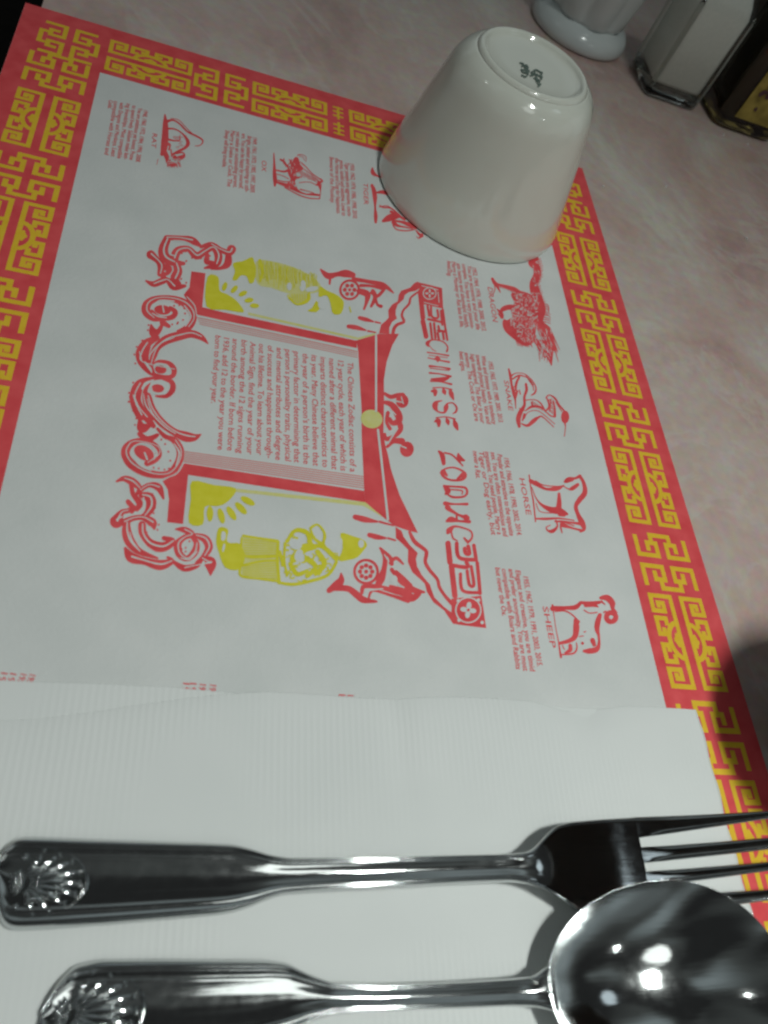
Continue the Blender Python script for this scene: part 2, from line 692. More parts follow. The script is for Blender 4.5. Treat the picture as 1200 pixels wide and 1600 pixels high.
cross_lines = []
for sy in (1, -1):          # s mirrored
    cross_lines.append([(-10.2 * sy, -3.7), (-10.2 * sy, 3.7)])
    for sx in (1, -1):
        cross_lines.append([(-10.2 * sy, -3.7 * sx), (-7.0 * sy, -3.7 * sx)])
        cross_lines.append([(-4.6 * sy, -5.6 * sx), (-7.0 * sy, -5.6 * sx), (-7.0 * sy, -2.1 * sx), (-2.1 * sy, -2.1 * sx), (-2.1 * sy, -9.9 * sx), (-8.8 * sy, -9.9 * sx)])
med_lines = []
for sx in (1, -1):          # both halves; bar next to the centre gap
    def q(s, w_):
        return (s - 16.25, sx * (1.3 + w_))
    med_lines.append([q(4.4, 6.2), q(3.4, 6.2), q(3.4, 4.3), q(6.3, 4.3), q(6.3, 8.6), q(0.9, 8.6), q(0.9, 0.9), q(31.6, 0.9), q(31.6, 8.6), q(26.2, 8.6), q(26.2, 4.3), q(29.1, 4.3), q(29.1, 6.2), q(28.1, 6.2)])
    med_lines.append([q(10.6, 4.8), q(8.9, 4.8), q(8.9, 8.4), q(14.4, 8.4), q(14.4, 6.4), q(12.9, 6.4)])
    med_lines.append([q(21.9, 4.8), q(23.6, 4.8), q(23.6, 8.4), q(18.1, 8.4), q(18.1, 6.4), q(19.6, 6.4)])
    arc = [q(16.25 + 6.0 * math.cos(math.pi * i / 14), 0.9 + 4.3 * math.sin(math.pi * i / 14)) for i in range(15)]
    med_lines.append(arc)
    med_lines.append([q(14.6, 2.0), q(16.2, 2.6), q(17.6, 2.0)])
half_lines = []
for sx in (1, -1):
    half_lines += [[(0, sx * 1.6), (0, sx * 9.6)], [(-1.8, sx * 3.2), (1.8, sx * 3.2)], [(-1.8, sx * 6.4), (1.8, sx * 6.4)], [(-1.8, sx * 9.4), (1.8, sx * 9.4)]]
ZF = 0.000055


def meshdata(name, lines, wd):
    v, f = bars(lines, wd, 0.0)
    me = bpy.data.meshes.new(name)
    me.from_pydata(v, [], f)
    me.materials.append(M['yellow'])
    return me


me_cross = meshdata('fret_cross', cross_lines, 1.7)
me_med = meshdata('fret_medallion', med_lines, 1.6)
me_half = meshdata('fret_bar', half_lines, 1.1)


def put(me, name, s_axis_angle, x, y):
    o = bpy.data.objects.new(name, me)
    COL.objects.link(o)
    o.parent = placemat
    o.location = (x, y, ZF)
    o.rotation_euler = (0, 0, s_axis_angle)


DC = 0.0172     # centre line of the fret from the paper edge
# long sides: s runs along -Y
u1, per = 0.0415, 0.0592
for side in (0, 1):
    x = DC if side == 0 else MH - DC
    for k in range(6):
        u = u1 + k * per
        if u < MW - 0.02:
            put(me_cross, 'fret_cross', -math.pi / 2, x, -(u - (0.0022 if k == 0 else 0)))
        if u + 0.0286 < MW - 0.03:
            put(me_med, 'fret_medallion', -math.pi / 2, x, -(u + 0.0286))
# short sides: s runs along X
for side in (0, 1):
    y = -0.0182 if side == 0 else -(MW - 0.0182)
    for k, (kind, v) in enumerate((('c', 0.0184), ('m', 0.0488), ('c', 0.0771), ('m', 0.1059), ('h', 0.127), ('m', 0.1481), ('c', 0.1769), ('m', 0.2052), ('c', 0.2356))):
        if kind == 'c':
            put(me_cross, 'fret_cross', 0, v, y)
        elif kind == 'm':
            put(me_med, 'fret_medallion', 0, v, y)
        else:
            put(me_half, 'fret_bar', 0, v, y)

# --- the pavilion frame ------------------------------------------------------
K1, K2 = (160, 350, 400, 650), (160, 620, 400, 920)
K3, K4 = (340, 380, 640, 660), (320, 660, 640, 960)
K5, K6 = (500, 410, 760, 720), (500, 680, 780, 1000)

g = Ink()
g.poly([(299, 424), (321, 427), (316, 480), (340, 486), (557.5, 532.5), (557.5, 544), (340, 499), (309, 492), (298, 478), (287, 461), (296, 449)])
g.poly([(288, 724), (569, 767), (571, 785), (294, 742), (286, 819), (261, 816), (264, 780), (262, 765), (254, 752), (273, 741)])
g.poly([(557, 532), (584.5, 524), (593, 521.6), (623.5, 521.6), (612.7, 540), (604, 566), (599.7, 594), (600, 627), (599, 681), (603, 700), (606, 710), (611, 734), (624, 773), (653, 833), (637, 829), (617, 822), (600, 809.5), (571, 785), (569, 764), (565, 680), (565, 640), (559.6, 549)])
g.make('pavilion_frame', M['red'])
g = Ink(fat=1.15)
# eaves
g.set(K5, 1200)
g.poly([(425, 512), (440, 450), (470, 425), (495, 400), (492, 345), (520, 305), (560, 280), (568, 235), (585, 205), (650, 182), (680, 150), (705, 138), (715, 190), (690, 205), (640, 215), (612, 235), (602, 268), (560, 305), (546, 345), (545, 375), (555, 405), (520, 430), (500, 470), (500, 515)])
g.st([(705, 215, 12), (655, 255, 14), (642, 300, 16), (602, 345, 14), (590, 385, 16), (605, 428, 18), (560, 448, 20), (535, 475, 22), (525, 515, 20)])
g.poly([(703, 142), (880, 185), (888, 335), (740, 300), (718, 200)])
g.many([[(722, 210), (742, 400)], [(742, 425), (765, 535)]], 30)
g.many([[(885, 340), (903, 470)], [(905, 480), (918, 560)]], 14)
g.many([[(775, 315), (788, 385)], [(800, 318), (806, 390), (850, 400), (846, 345)], [(872, 350), (882, 450)], [(780, 410), (880, 432)], [(795, 440), (808, 550)], [(822, 440), (832, 545)], [(853, 460), (862, 500)], [(848, 510), (858, 560)], [(885, 500), (893, 555)], [(850, 492), (905, 500)]], 15)
g.make('upper_eave', M['red'])
g = Ink(K5, 1200)
# hanging darts
g.many([[(205, 462, 28), (260, 470, 34), (330, 490, 12)], [(345, 495, 14), (400, 505, 10)], [(285, 400, 26), (330, 412, 30), (385, 428, 12)], [(400, 430, 14), (435, 438, 12)]])
g.make('hanging_tassels', M['red'])
g = Ink(K5, 1200, fat=1.2)
# ridge ornament
g.many([[(465, 945, 18), (510, 970, 26), (555, 960, 28), (595, 960, 34)], [(470, 1010, 24), (520, 1030, 36), (560, 1090, 46), (570, 1140, 40), (525, 1160, 30), (500, 1130, 26)], [(490, 1085, 24), (480, 1150, 20), (505, 1200, 22)], [(570, 1150, 30), (580, 1200, 34), (540, 1250, 28), (480, 1275, 26), (465, 1240, 20)], [(485, 1330, 18), (530, 1290, 30), (590, 1290, 40)]])
g.ell(593, 1000, 46, 50).ell(626, 1348, 50, 56)
g.make('ridge_ornament', M['red'])
g = Ink(K6, 1200, fat=1.1)
g.poly([(505, 615), (508, 690), (550, 725), (590, 768), (588, 850), (618, 918), (665, 960), (700, 992), (716, 1050), (760, 1120), (830, 1172), (890, 1262), (930, 1270), (920, 1200), (890, 1195), (830, 1150), (765, 1085), (735, 1000), (680, 935), (650, 880), (642, 830), (655, 790), (600, 735), (560, 680), (545, 640)])
g.st([(600, 650, 18), (635, 715, 26), (705, 770, 22), (712, 800, 24), (705, 850, 22), (735, 905, 22), (785, 965, 20), (800, 1020, 20), (840, 1080, 20), (885, 1130, 24)])
g.poly([(880, 1095), (1080, 1075), (1113, 1292), (930, 1270), (880, 1190)])
g.many([[(857, 725), (870, 850)], [(880, 875), (903, 1075)]], 34)
g.many([[(1030, 738), (1046, 838)], [(1053, 855), (1072, 1060)]], 22)
g.many([[(915, 725), (932, 820), (1040, 835)], [(968, 760), (975, 790), (1000, 795), (992, 745)], [(890, 872), (985, 885), (980, 850)]], 24)
g.many([[(940, 930), (955, 1040), (1060, 1055)], [(985, 910), (1000, 1000), (1030, 1002), (1012, 880)]], 20)
g.make('lower_eave', M['red'])
g = Ink(K6, 1200)
g.many([[(235, 548, 34), (300, 565, 40), (385, 580, 14)], [(400, 580, 16), (490, 605, 12)], [(330, 668, 30), (380, 682, 36), (440, 690, 14)], [(455, 690, 14), (505, 705, 12)]])
g.make('hanging_tassels', M['red'])
# dragons under the eaves
g = Ink(K3, 1200, fat=1.2)
g.many([[(645, 165, 10), (690, 205, 34), (745, 195, 24), (800, 190, 40), (845, 200, 30)], [(705, 205, 16), (700, 255, 10)], [(850, 225, 22), (940, 240, 20), (1035, 262, 26), (1098, 310, 8)], [(895, 265, 18), (960, 268, 14), (1040, 285, 20)], [(885, 300, 30), (935, 320, 34), (930, 370, 18), (915, 412, 12)], [(970, 300, 22), (985, 340, 24), (960, 395, 14)], [(985, 345, 14), (1000, 385, 14), (1022, 395, 18)], [(1040, 290, 16), (1000, 330, 18), (960, 310, 14)]])
g.ring(825, 292, 58, 58, 15)
for a in range(6):
    g.ell(825 + 30 * math.cos(a * 1.047), 292 + 30 * math.sin(a * 1.047), 13, 13)
g.ell(825, 292, 10, 10)
g.make('eave_dragon', M['red'])
g = Ink(K4, 1200, fat=1.2)
g.many([[(728, 985, 26), (770, 955, 40), (798, 925, 34), (798, 885, 8)], [(760, 970, 30), (840, 975, 30), (890, 1010, 34), (930, 1040, 32), (1005, 1050, 12)], [(1025, 735, 8), (1055, 790, 22), (1050, 860, 26), (1030, 920, 40), (1010, 960, 24)], [(1030, 735, 6), (1085, 790, 18), (1095, 830, 20)], [(1085, 825, 14), (1120, 795, 18), (1162, 830, 10)], [(920, 1000, 16), (935, 960, 24), (1020, 965, 22), (1100, 985, 26), (1190, 1005, 40)], [(960, 1030, 10), (985, 985, 14), (1080, 1010, 14), (1190, 1045, 24)], [(1120, 880, 24), (1160, 920, 30), (1200, 960, 30)]])
g.ring(945, 875, 68, 68, 16)
for a in range(8):
    g.ell(945 + 36 * math.cos(a * .785), 875 + 36 * math.sin(a * .785), 13, 13)
g.ell(945, 875, 12, 12)
g.set(K6, 1200)
g.many([[(480, 900, 22), (545, 985, 26), (620, 1035, 36), (698, 1052, 12)], [(560, 1095, 26), (620, 1090, 40), (665, 1062, 24)], [(470, 1010, 14), (560, 1040, 24), (610, 1075, 24)]])
g.make('eave_dragon', M['red'])
# rear corner scrolls
g = Ink(K1, 1200, fat=1.75)
top_scroll = [
    [(500, 108, 24), (600, 110, 22), (700, 130, 34), (770, 175, 12)], [(505, 120, 34), (475, 200, 44), (490, 262, 46), (560, 300, 34), (635, 310, 16)],
    [(560, 270, 40), (590, 210, 36), (670, 195, 26), (735, 250, 34), (800, 215, 30), (865, 185, 28), (905, 245, 36), (890, 315, 30), (800, 345, 10)],
    [(770, 180, 14), (850, 160, 22), (930, 205, 22), (990, 225, 30), (1008, 200, 42)], [(985, 235, 26), (978, 310, 34), (925, 345, 16), (850, 352, 8)],
    [(378, 240, 40), (430, 285, 26), (460, 330, 34), (450, 390, 26)], [(460, 330, 26), (520, 350, 30), (500, 390, 18), (460, 385, 14)], [(340, 445, 8), (400, 470, 26), (470, 445, 30), (510, 440, 24), (560, 490, 34), (645, 485, 14)],
    [(575, 310, 30), (590, 370, 40), (565, 430, 40), (600, 465, 18)], [(470, 390, 24), (480, 430, 26)], [(820, 240, 16), (815, 295, 26), (865, 300, 12)]]
g.many(top_scroll)
g.make('corner_scroll', M['red'])
g = Ink(K1, 1200, fat=1.2)
mid_scroll = [
    [(470, 745, 22), (400, 738, 40), (345, 690, 56), (345, 635, 56), (390, 595, 44), (470, 578, 36), (570, 590, 44), (650, 625, 52), (702, 685, 52), (708, 750, 44), (670, 808, 44), (590, 840, 20)],
    [(385, 680, 20), (450, 735, 26), (540, 730, 34), (570, 690, 34), (530, 655, 24)],
    [(380, 790, 14), (400, 850, 60), (440, 835, 34), (470, 780, 20)], [(470, 770, 40), (520, 800, 24)],
    [(825, 935, 8), (770, 885, 40), (690, 858, 52), (600, 875, 60), (500, 905, 60), (430, 960, 50), (395, 1030, 50), (375, 1100, 36), (395, 1160, 26)],
    [(430, 890, 30), (345, 935, 60), (300, 1010, 66), (310, 1085, 50), (380, 1165, 30), (480, 1195, 24), (545, 1190, 30), (560, 1140, 36), (520, 1090, 30), (440, 1075, 22), (400, 1100, 18)],
    [(360, 960, 30), (340, 1030, 36), (350, 1090, 26)],
    [(470, 1205, 22), (540, 1235, 32), (548, 1295, 38), (500, 1345, 28), (420, 1345, 14)],
    [(480, 1205, 16), (390, 1210, 28), (290, 1250, 54), (248, 1335, 58), (260, 1420, 60), (300, 1500, 64)],
    [(370, 1240, 14), (335, 1310, 30), (350, 1400, 54), (400, 1500, 60)], [(300, 1290, 24), (285, 1380, 28), (330, 1480, 30)]]
g.many(mid_scroll)
g.ell(470, 672, 66, 38, 0.1).ell(455, 1138, 46, 32, 0.2).ell(432, 1285, 50, 32, 0.1)
g.set(K2, 1200)
low_scroll = [
    [(240, 0, 54), (280, 90, 56), (345, 165, 50), (400, 230, 30)], [(350, 0, 56), (385, 100, 56), (460, 200, 54), (560, 275, 48), (650, 312, 66), (720, 318, 46), (770, 295, 8)],
    [(290, 190, 24), (310, 245, 66), (360, 230, 34)], [(290, 290, 30), (350, 335, 44), (430, 300, 24)], [(430, 250, 18), (490, 310, 30), (560, 330, 30)],
    [(500, 320, 16), (565, 345, 44), (608, 420, 50), (595, 510, 50), (530, 595, 46), (440, 612, 46), (330, 588, 56), (230, 530, 60), (182, 460, 56), (190, 400, 56), (250, 352, 40), (340, 345, 30), (415, 385, 36), (440, 450, 42), (410, 500, 30), (350, 520, 40)],
]
g.many(low_scroll)
g.ell(325, 440, 84, 54, 0.5)
g.make('volute_scrolls', M['red'])
volute_low = low_scroll
g = Ink(K2, 1200, fat=1.75)
low_scroll = [
    [(110, 662, 8), (170, 640, 26), (235, 665, 36), (290, 715, 24), (262, 770, 14)], [(225, 690, 20), (240, 760, 22), (290, 830, 30), (270, 880, 20)], [(295, 730, 22), (365, 690, 22), (440, 710, 34), (477, 795, 10)],
    [(310, 770, 30), (370, 790, 44), (378, 860, 44), (330, 930, 26), (250, 950, 20)], [(200, 820, 22), (240, 870, 24), (230, 900, 18)], [(110, 975, 60), (150, 905, 26), (200, 890, 22), (250, 860, 16)], [(90, 1000, 20), (170, 980, 30), (240, 950, 24), (320, 945, 26), (390, 985, 40), (405, 1030, 12)],
    [(190, 985, 30), (190, 1060, 44), (220, 1140, 46), (290, 1210, 30), (430, 1262, 10)], [(310, 1000, 34), (315, 1075, 40), (370, 1150, 46), (470, 1175, 44), (550, 1130, 30), (480, 1105, 20)],
    [(178, 1185, 14), (225, 1255, 46), (330, 1285, 34), (450, 1315, 46), (540, 1285, 26), (510, 1255, 12)], [(575, 1035, 8), (640, 1040, 28), (700, 1075, 26), (640, 1100, 24), (590, 1150, 34), (600, 1225, 34), (660, 1265, 26), (720, 1215, 34), (735, 1145, 26), (700, 1095, 18)],
    [(730, 1085, 22), (800, 1110, 36), (832, 1175, 36), (795, 1245, 24), (740, 1300, 20)], [(555, 1290, 16), (640, 1340, 30), (740, 1318, 22), (790, 1265, 14), (842, 1300, 56), (845, 1392, 8)], [(220, 1080, 20), (240, 1150, 22), (300, 1210, 20)]]
g.many(low_scroll)
g.make('corner_scroll', M['red'])
k = Ink(K1, 1200, ZK).light(top_scroll, 0.3, 22)
k.make('corner_scroll_line_work', M['paper'])
k = Ink(K2, 1200, ZK).light(low_scroll, 0.3, 22)
k.make('corner_scroll_line_work', M['paper'])
k = Ink(K1, 1200, ZK).light(mid_scroll, 0.16, 34)
k.set(K2, 1200)
k.light(volute_low, 0.16, 34)
k.make('volute_line_work', M['paper'])

# pale line work inside the pavilion drawing (bare paper showing)
k = Ink(z=ZK)
k.st([(587.5, 525), (587.5, 560), (587.5, 643)], 3.2)
k.st([(590.5, 672), (597, 730), (606, 812)], 3.6)
k.make('beam_line', M['paper'])
k = Ink(K1, 1200, ZK)
k.many([[(540, 160, 8), (525, 230, 14), (560, 250, 8)], [(560, 130, 8), (640, 140, 12), (700, 165, 8)], [(640, 230, 10), (610, 265, 16)], [(390, 640, 8), (450, 600, 12), (560, 605, 10)], [(390, 700, 8), (440, 725, 10), (500, 735, 8)], [(640, 640, 8), (690, 720, 12), (650, 800, 8)], [(660, 570, 6), (720, 640, 8), (735, 720, 6)],
        [(560, 890, 6), (460, 930, 10), (380, 1010, 10), (365, 1060, 6)], [(290, 1000, 8), (305, 1070, 10)], [(330, 1080, 12), (370, 1130, 22), (385, 1160, 8)], [(400, 1110, 8), (430, 1095, 16), (500, 1105, 14), (520, 1140, 18), (500, 1175, 8)], [(380, 1280, 14), (395, 1320, 18), (460, 1330, 14), (500, 1290, 14)], [(310, 1290, 14), (340, 1250, 26), (400, 1220, 8)], [(240, 1340, 8), (265, 1420, 8)], [(320, 1330, 6), (340, 1420, 10), (400, 1500, 8)], [(470, 640, 10), (480, 690, 12)]])
k.set(K2, 1200)
k.many([[(350, 20, 6), (390, 130, 10), (480, 230, 10), (570, 290, 6)], [(245, 395, 8), (300, 368, 14), (380, 385, 14), (425, 440, 16), (400, 490, 10)], [(250, 490, 10), (300, 540, 16), (380, 580, 8)], [(560, 370, 8), (600, 440, 14), (575, 540, 8)], [(330, 440, 14), (350, 490, 14)], [(635, 520, 6), (580, 600, 10), (480, 640, 6)], [(215, 1060, 6), (230, 1120, 10), (280, 1190, 6)], [(275, 1000, 8), (280, 1080, 14), (340, 1170, 16), (420, 1220, 8)], [(110, 960, 10), (150, 940, 14)], [(320, 790, 12), (325, 850, 16), (290, 900, 10)], [(610, 1260, 6), (680, 1270, 12), (740, 1210, 8)], [(780, 1260, 8), (830, 1290, 10)]])
k.make('scroll_line_work', M['paper'])
k = Ink(K6, 1200, ZK)
k.ring(992, 1172, 84, 84, 9)
for a in range(4):
    k.ell(992 + 30 * math.cos(a * 1.571 + 0.15), 1172 + 30 * math.sin(a * 1.571 + 0.15), 25, 17, a * 1.571 + 0.15)
for (x, y) in ((925, 1110), (1060, 1105), (1085, 1255), (930, 1240)):
    k.ell(x, y, 12, 12)
k.ell(492, 968, 26, 30)
k.many([[(300, 1060, 8), (330, 1040, 14), (420, 1030, 8)], [(430, 800, 6), (450, 830, 12)], [(520, 1000, 8), (560, 1020, 10)]])
k.make('lower_eave_line_work', M['paper'])
k = Ink(K5, 1200, ZK)
k.ring(790, 225, 46, 42, 7)
for a in range(4):
    k.ell(790 + 20 * math.cos(a * 1.571), 225 + 18 * math.sin(a * 1.571), 13, 7, a * 1.571)
k.many([[(735, 170, 6), (850, 200, 6)], [(850, 215, 6), (858, 290, 6)], [(750, 290, 5), (850, 315, 5)]])
k.make('upper_eave_line_work', M['paper'])
k = Ink(K5, 1200, ZK)
k.many([[(480, 985, 6), (540, 1000, 10), (590, 1010, 6)], [(500, 1050, 6), (545, 1100, 8)], [(490, 1310, 8), (530, 1240, 12), (560, 1200, 8)], [(570, 1320, 8), (620, 1340, 10)], [(585, 970, 6), (600, 1020, 8)]])
k.make('ridge_line_work', M['paper'])

t = Ink(z=ZT)
t.set(K6, 1200)
t.ell(992, 1172, 10, 10)
t.set(K2, 1200)
# dotted fringe along the scrolls
dots = Ink(K1, 1200)
for (x, y) in [(360, 790), (355, 830), (390, 880), (310, 910), (268, 960), (250, 1020), (258, 1090), (240, 1240), (208, 1320), (208, 1390), (240, 1460), (600, 330), (610, 360), (605, 395), (615, 430), (655, 290), (655, 460), (590, 770), (560, 640), (600, 635), (640, 660), (645, 700), (630, 750), (585, 780), (545, 785), (840, 250), (830, 270), (620, 230), (650, 215), (700, 265), (770, 270)]:
    dots.ell(x, y, 8, 8, n=8)
dots.make('dotted_fringe', M['red'])
dots = Ink(K2, 1200)
for (x, y) in [(205, 40), (240, 110), (265, 170), (255, 220), (420, 320), (460, 335), (490, 370), (515, 430), (530, 500), (485, 570), (440, 560), (400, 555), (520, 560), (400, 780), (415, 820), (410, 870), (400, 910), (440, 1000), (345, 1060), (360, 1110), (395, 1135), (430, 1165), (480, 1100), (520, 1115), (560, 1125), (620, 1190), (650, 1180), (680, 1130), (620, 1230), (650, 1210), (430, 1040), (390, 760), (350, 760)]:
    dots.ell(x, y, 8, 8, n=8)
dots.make('dotted_fringe', M['red'])
t.make('rosette_centre', M['red'])

# pink pin stripes of the panel frame
p = Ink()
for i, (dy0, dy1) in enumerate(((503.5, 549.5), (506.5, 552.5), (509.5, 555.5), (512.5, 558.5))):
    p.st([(309 + i, 496.5 + i * 3.2), (340, dy0 - 0.5 + 0.2 * i), (450, (dy0 + dy1) / 2 - 0.3), (558, dy1)], 1.3 if i else 1.8)
p.make('frame_pin_stripes', M['pink'])
p = Ink()
for i in range(6):
    y0, y1 = 705.5 + i * 3.1, 745 + i * 3.5
    p.st([(287, y0), (430, (y0 + y1) / 2 + 0.3), (568, y1)], 1.7)
p.make('frame_pin_stripes', M['pink'])

# --- yellow print -----------------------------------------------------------
y = Ink(z=ZK)
y.ell(580.5, 655, 17, 14.5, 0.2, 24)
y.make('roundel', M['pale_yellow'])
y = Ink(K1, 1200, ZK)
y.smooth_poly([(820, 415), (905, 415), (915, 520), (975, 550), (1035, 590), (1080, 640), (1100, 692), (960, 672), (812, 645)], 3)
for (x_, y_, r_) in ((955, 490, 1.9), (1030, 512, 2.3), (1097, 545, 2.7), (1145, 597, 3.0), (1188, 640, 3.2)):
    y.ell(x_, y_, 36, 19, r_)
y.make('corner_sun', M['lemon'])
y = Ink(K2, 1200, ZK)
y.smooth_poly([(700, 660), (870, 690), (1042, 716), (1005, 795), (950, 840), (890, 856), (800, 862), (785, 998), (675, 985), (690, 800)], 3)
for (x_, y_, r_) in ((840, 915, 1.57), (928, 932, 1.3), (1008, 912, 1.0), (1082, 872, 0.8), (1135, 815, 0.5)):
    y.ell(x_, y_, 62, 26, r_)
KF = (340, 390, 580, 530)
y.make('corner_sun', M['lemon'])
y = Ink(KF, 1200, ZK)
y.smooth_poly([(120, 110), (200, 90), (265, 60), (285, 90), (300, 160), (285, 250), (250, 265), (225, 210), (180, 205), (150, 240), (115, 235), (135, 170)], 3)
y.smooth_poly([(800, 290), (850, 320), (930, 355), (985, 410), (965, 500), (900, 500), (880, 420), (850, 360), (790, 370)], 3)
y.smooth_poly([(770, 400), (800, 450), (770, 490), (700, 480), (740, 455)], 2)
y.many([[(1030, 450, 10), (1040, 490, 10)], [(560, 380, 20), (620, 430, 14), (700, 400, 30), (715, 340, 16)], [(330, 90, 30), (350, 180, 24), (330, 250, 18)]])
rnd = random.Random(3)
for i in range(46):
    xx = 320 + i * 10 + rnd.uniform(-4, 4)
    y0_ = 90 + max(0, (xx - 420)) * 0.28
    y1_ = 260 + max(0, (xx - 320)) * 0.30 if xx < 540 else 330 - (xx - 540) * 0.15
    if y1_ > y0_ + 20:
        s0 = y0_ + rnd.uniform(0, .2) * (y1_ - y0_)
        s1 = y1_ - rnd.uniform(0, .35) * (y1_ - y0_)
        y.st([(xx, s0), (xx + rnd.uniform(-8, 10), (s0 + s1) / 2), (xx + rnd.uniform(0, 16), s1)], rnd.uniform(4, 7), 3)
for i in range(7):
    y.st([(580 + i * 20, 350), (590 + i * 18, 420 - abs(i - 3) * 6)], 6, 2)
y.make('robed_figure', M['lemon'])
y = Ink(K4, 1200, ZK, fat=1.2)
y.smooth_poly([(78, 625), (110, 615), (138, 635), (128, 690), (150, 708), (205, 712), (235, 785), (205, 862), (120, 852), (82, 765), (66, 700)], 3)
y.smooth_poly([(795, 650), (870, 668), (930, 690), (950, 720), (935, 745), (895, 790), (850, 805), (785, 810), (808, 735)], 3)
y.many([[(225, 665, 12), (320, 680, 12), (425, 695, 14)], [(215, 680, 10), (215, 740, 12), (240, 785, 14), (330, 790, 14), (425, 785, 12)], [(215, 840, 12), (330, 815, 12), (430, 810, 12)], [(212, 835, 12), (210, 900, 12), (320, 918, 10), (430, 932, 12)],
        [(430, 700, 14), (425, 800, 16), (435, 935, 16)], [(470, 710, 14), (465, 800, 12), (480, 900, 12)], [(480, 700, 16), (530, 635, 20), (600, 650, 24), (625, 720, 22), (690, 730, 20), (770, 800, 26)], [(430, 940, 14), (520, 950, 16), (620, 930, 16), (720, 895, 16), (770, 820, 16)],
        [(620, 620, 14), (660, 600, 10), (700, 650, 14), (690, 710, 16), (640, 680, 14), (620, 630, 10)], [(520, 800, 40), (580, 740, 44), (640, 730, 30)], [(600, 800, 30), (650, 850, 24), (600, 900, 24)], [(500, 830, 20), (540, 890, 24), (600, 870, 16)], [(660, 760, 26), (700, 830, 28), (650, 890, 20)], [(700, 690, 8), (700, 720, 8), (740, 780, 10), (790, 790, 8)], [(440, 760, 16), (455, 840, 14)]])
rf = random.Random(21)
for i in range(70):
    xx, yy = rf.uniform(445, 760), rf.uniform(665, 930)
    if abs(yy - 800) > 130 - max(0, xx - 600) * 0.45:
        continue
    an = rf.uniform(0, 6.28)
    y.st([(xx, yy), (xx + 12 * math.cos(an) + 6, yy + 12 * math.sin(an)), (xx + 22 * math.cos(an + .5), yy + 22 * math.sin(an + .5))], rf.uniform(5, 9), 2)
for i in range(7):
    y.st([(230, 690 + i * 15), (420, 705 + i * 12)], 4, 1)
    y.st([(225, 845 + i * 11), (425, 825 + i * 15)], 4, 1)
y.make('robed_figure', M['lemon'])

yp = Ink(K3, 1200, ZR)
yp.poly([(190, 432), (880, 590), (985, 562), (985, 572), (880, 604), (190, 448)])
yp.make('frame_edge_tint', M['pale_yellow'])
yp = Ink(K4, 1200, ZR)
yp.poly([(185, 388), (940, 468), (1060, 545), (1060, 565), (930, 490), (185, 408)])
yp.make('frame_edge_tint', M['pale_yellow'])
yp = Ink(KF, 1200, ZR)
yp.smooth_poly([(300, 95), (420, 90), (600, 140), (720, 200), (800, 270), (790, 330), (640, 350), (540, 340), (420, 300), (310, 265)], 3)
yp.smooth_poly([(545, 350), (710, 345), (720, 400), (630, 435), (570, 400)], 3)
yp.make('robe_tint', M['pale_yellow'])
yp = Ink(K4, 1200, ZR)
yp.poly([(215, 665), (425, 692), (430, 930), (212, 908)])
yp.make('robe_tint', M['pale_yellow'])
wf = Ink(KF, 1200, ZT)
wf.ell(665, 285, 24, 44, 0.1).ell(735, 310, 50, 20, -0.2).ell(820, 430, 36, 40).ell(560, 290, 20, 30)
wf.make('robed_figure_face', M['paper'])
wf = Ink(K4, 1200, ZT)
wf.ell(755, 705, 52, 46).ell(915, 712, 17, 24)
wf.smooth_poly([(100, 640), (122, 650), (118, 690), (95, 690)], 2)
wf.ell(530, 715, 40, 30, 0.5).ell(550, 780, 24, 36, 0.3).ell(110, 735, 7, 26, 0.2)
wf.make('robed_figure_face', M['paper'])

# --- title lettering ---------------------------------------------------------
T1 = (640, 430, 760, 700)
tt = Ink(T1, 711, fat=1.0)
tt.many([
    [(345, 705, 20), (352, 665, 14), (315, 620, 12), (250, 600, 12), (200, 602, 16), (165, 632, 40), (180, 660, 12)], [(185, 655, 6), (215, 690, 8), (245, 705, 6)],
    [(165, 715, 14), (260, 728, 12), (360, 745, 16)], [(170, 765, 10), (258, 785, 12), (365, 805, 18)], [(180, 742, 7), (350, 765, 7)],
    [(185, 842, 22), (280, 850, 12), (372, 868, 20)], [(190, 862, 8), (365, 882, 10)],
    [(185, 905, 18), (280, 915, 12), (380, 938, 20)], [(375, 940, 12), (310, 965, 44), (200, 962, 14)], [(195, 980, 16), (290, 988, 12), (385, 1010, 20)],
    [(215, 1045, 12), (300, 1040, 10), (390, 1060, 14)], [(205, 1075, 20), (235, 1075, 44), (235, 1110, 26)], [(310, 1050, 16), (320, 1080, 40), (330, 1105, 12)], [(375, 1065, 24), (385, 1100, 44), (405, 1150, 16)],
    [(300, 1162, 8), (240, 1180, 30), (235, 1215, 50), (260, 1262, 16), (320, 1272, 20), (338, 1225, 44), (352, 1190, 16), (400, 1185, 12), (435, 1225, 18), (428, 1265, 20), (400, 1282, 8)], [(245, 1190, 40), (235, 1230, 40)],
    [(245, 1322, 12), (330, 1312, 10), (420, 1332, 14)], [(235, 1355, 20), (265, 1350, 48), (270, 1395, 26)], [(340, 1325, 14), (352, 1355, 40), (360, 1385, 12)], [(410, 1340, 20), (425, 1385, 46), (445, 1430, 18)]])
tt.poly([(228, 770), (258, 742), (288, 776), (262, 808)])
tt.make('title_word', M['red'])
tt = Ink(K6, 1200, fat=1.0)
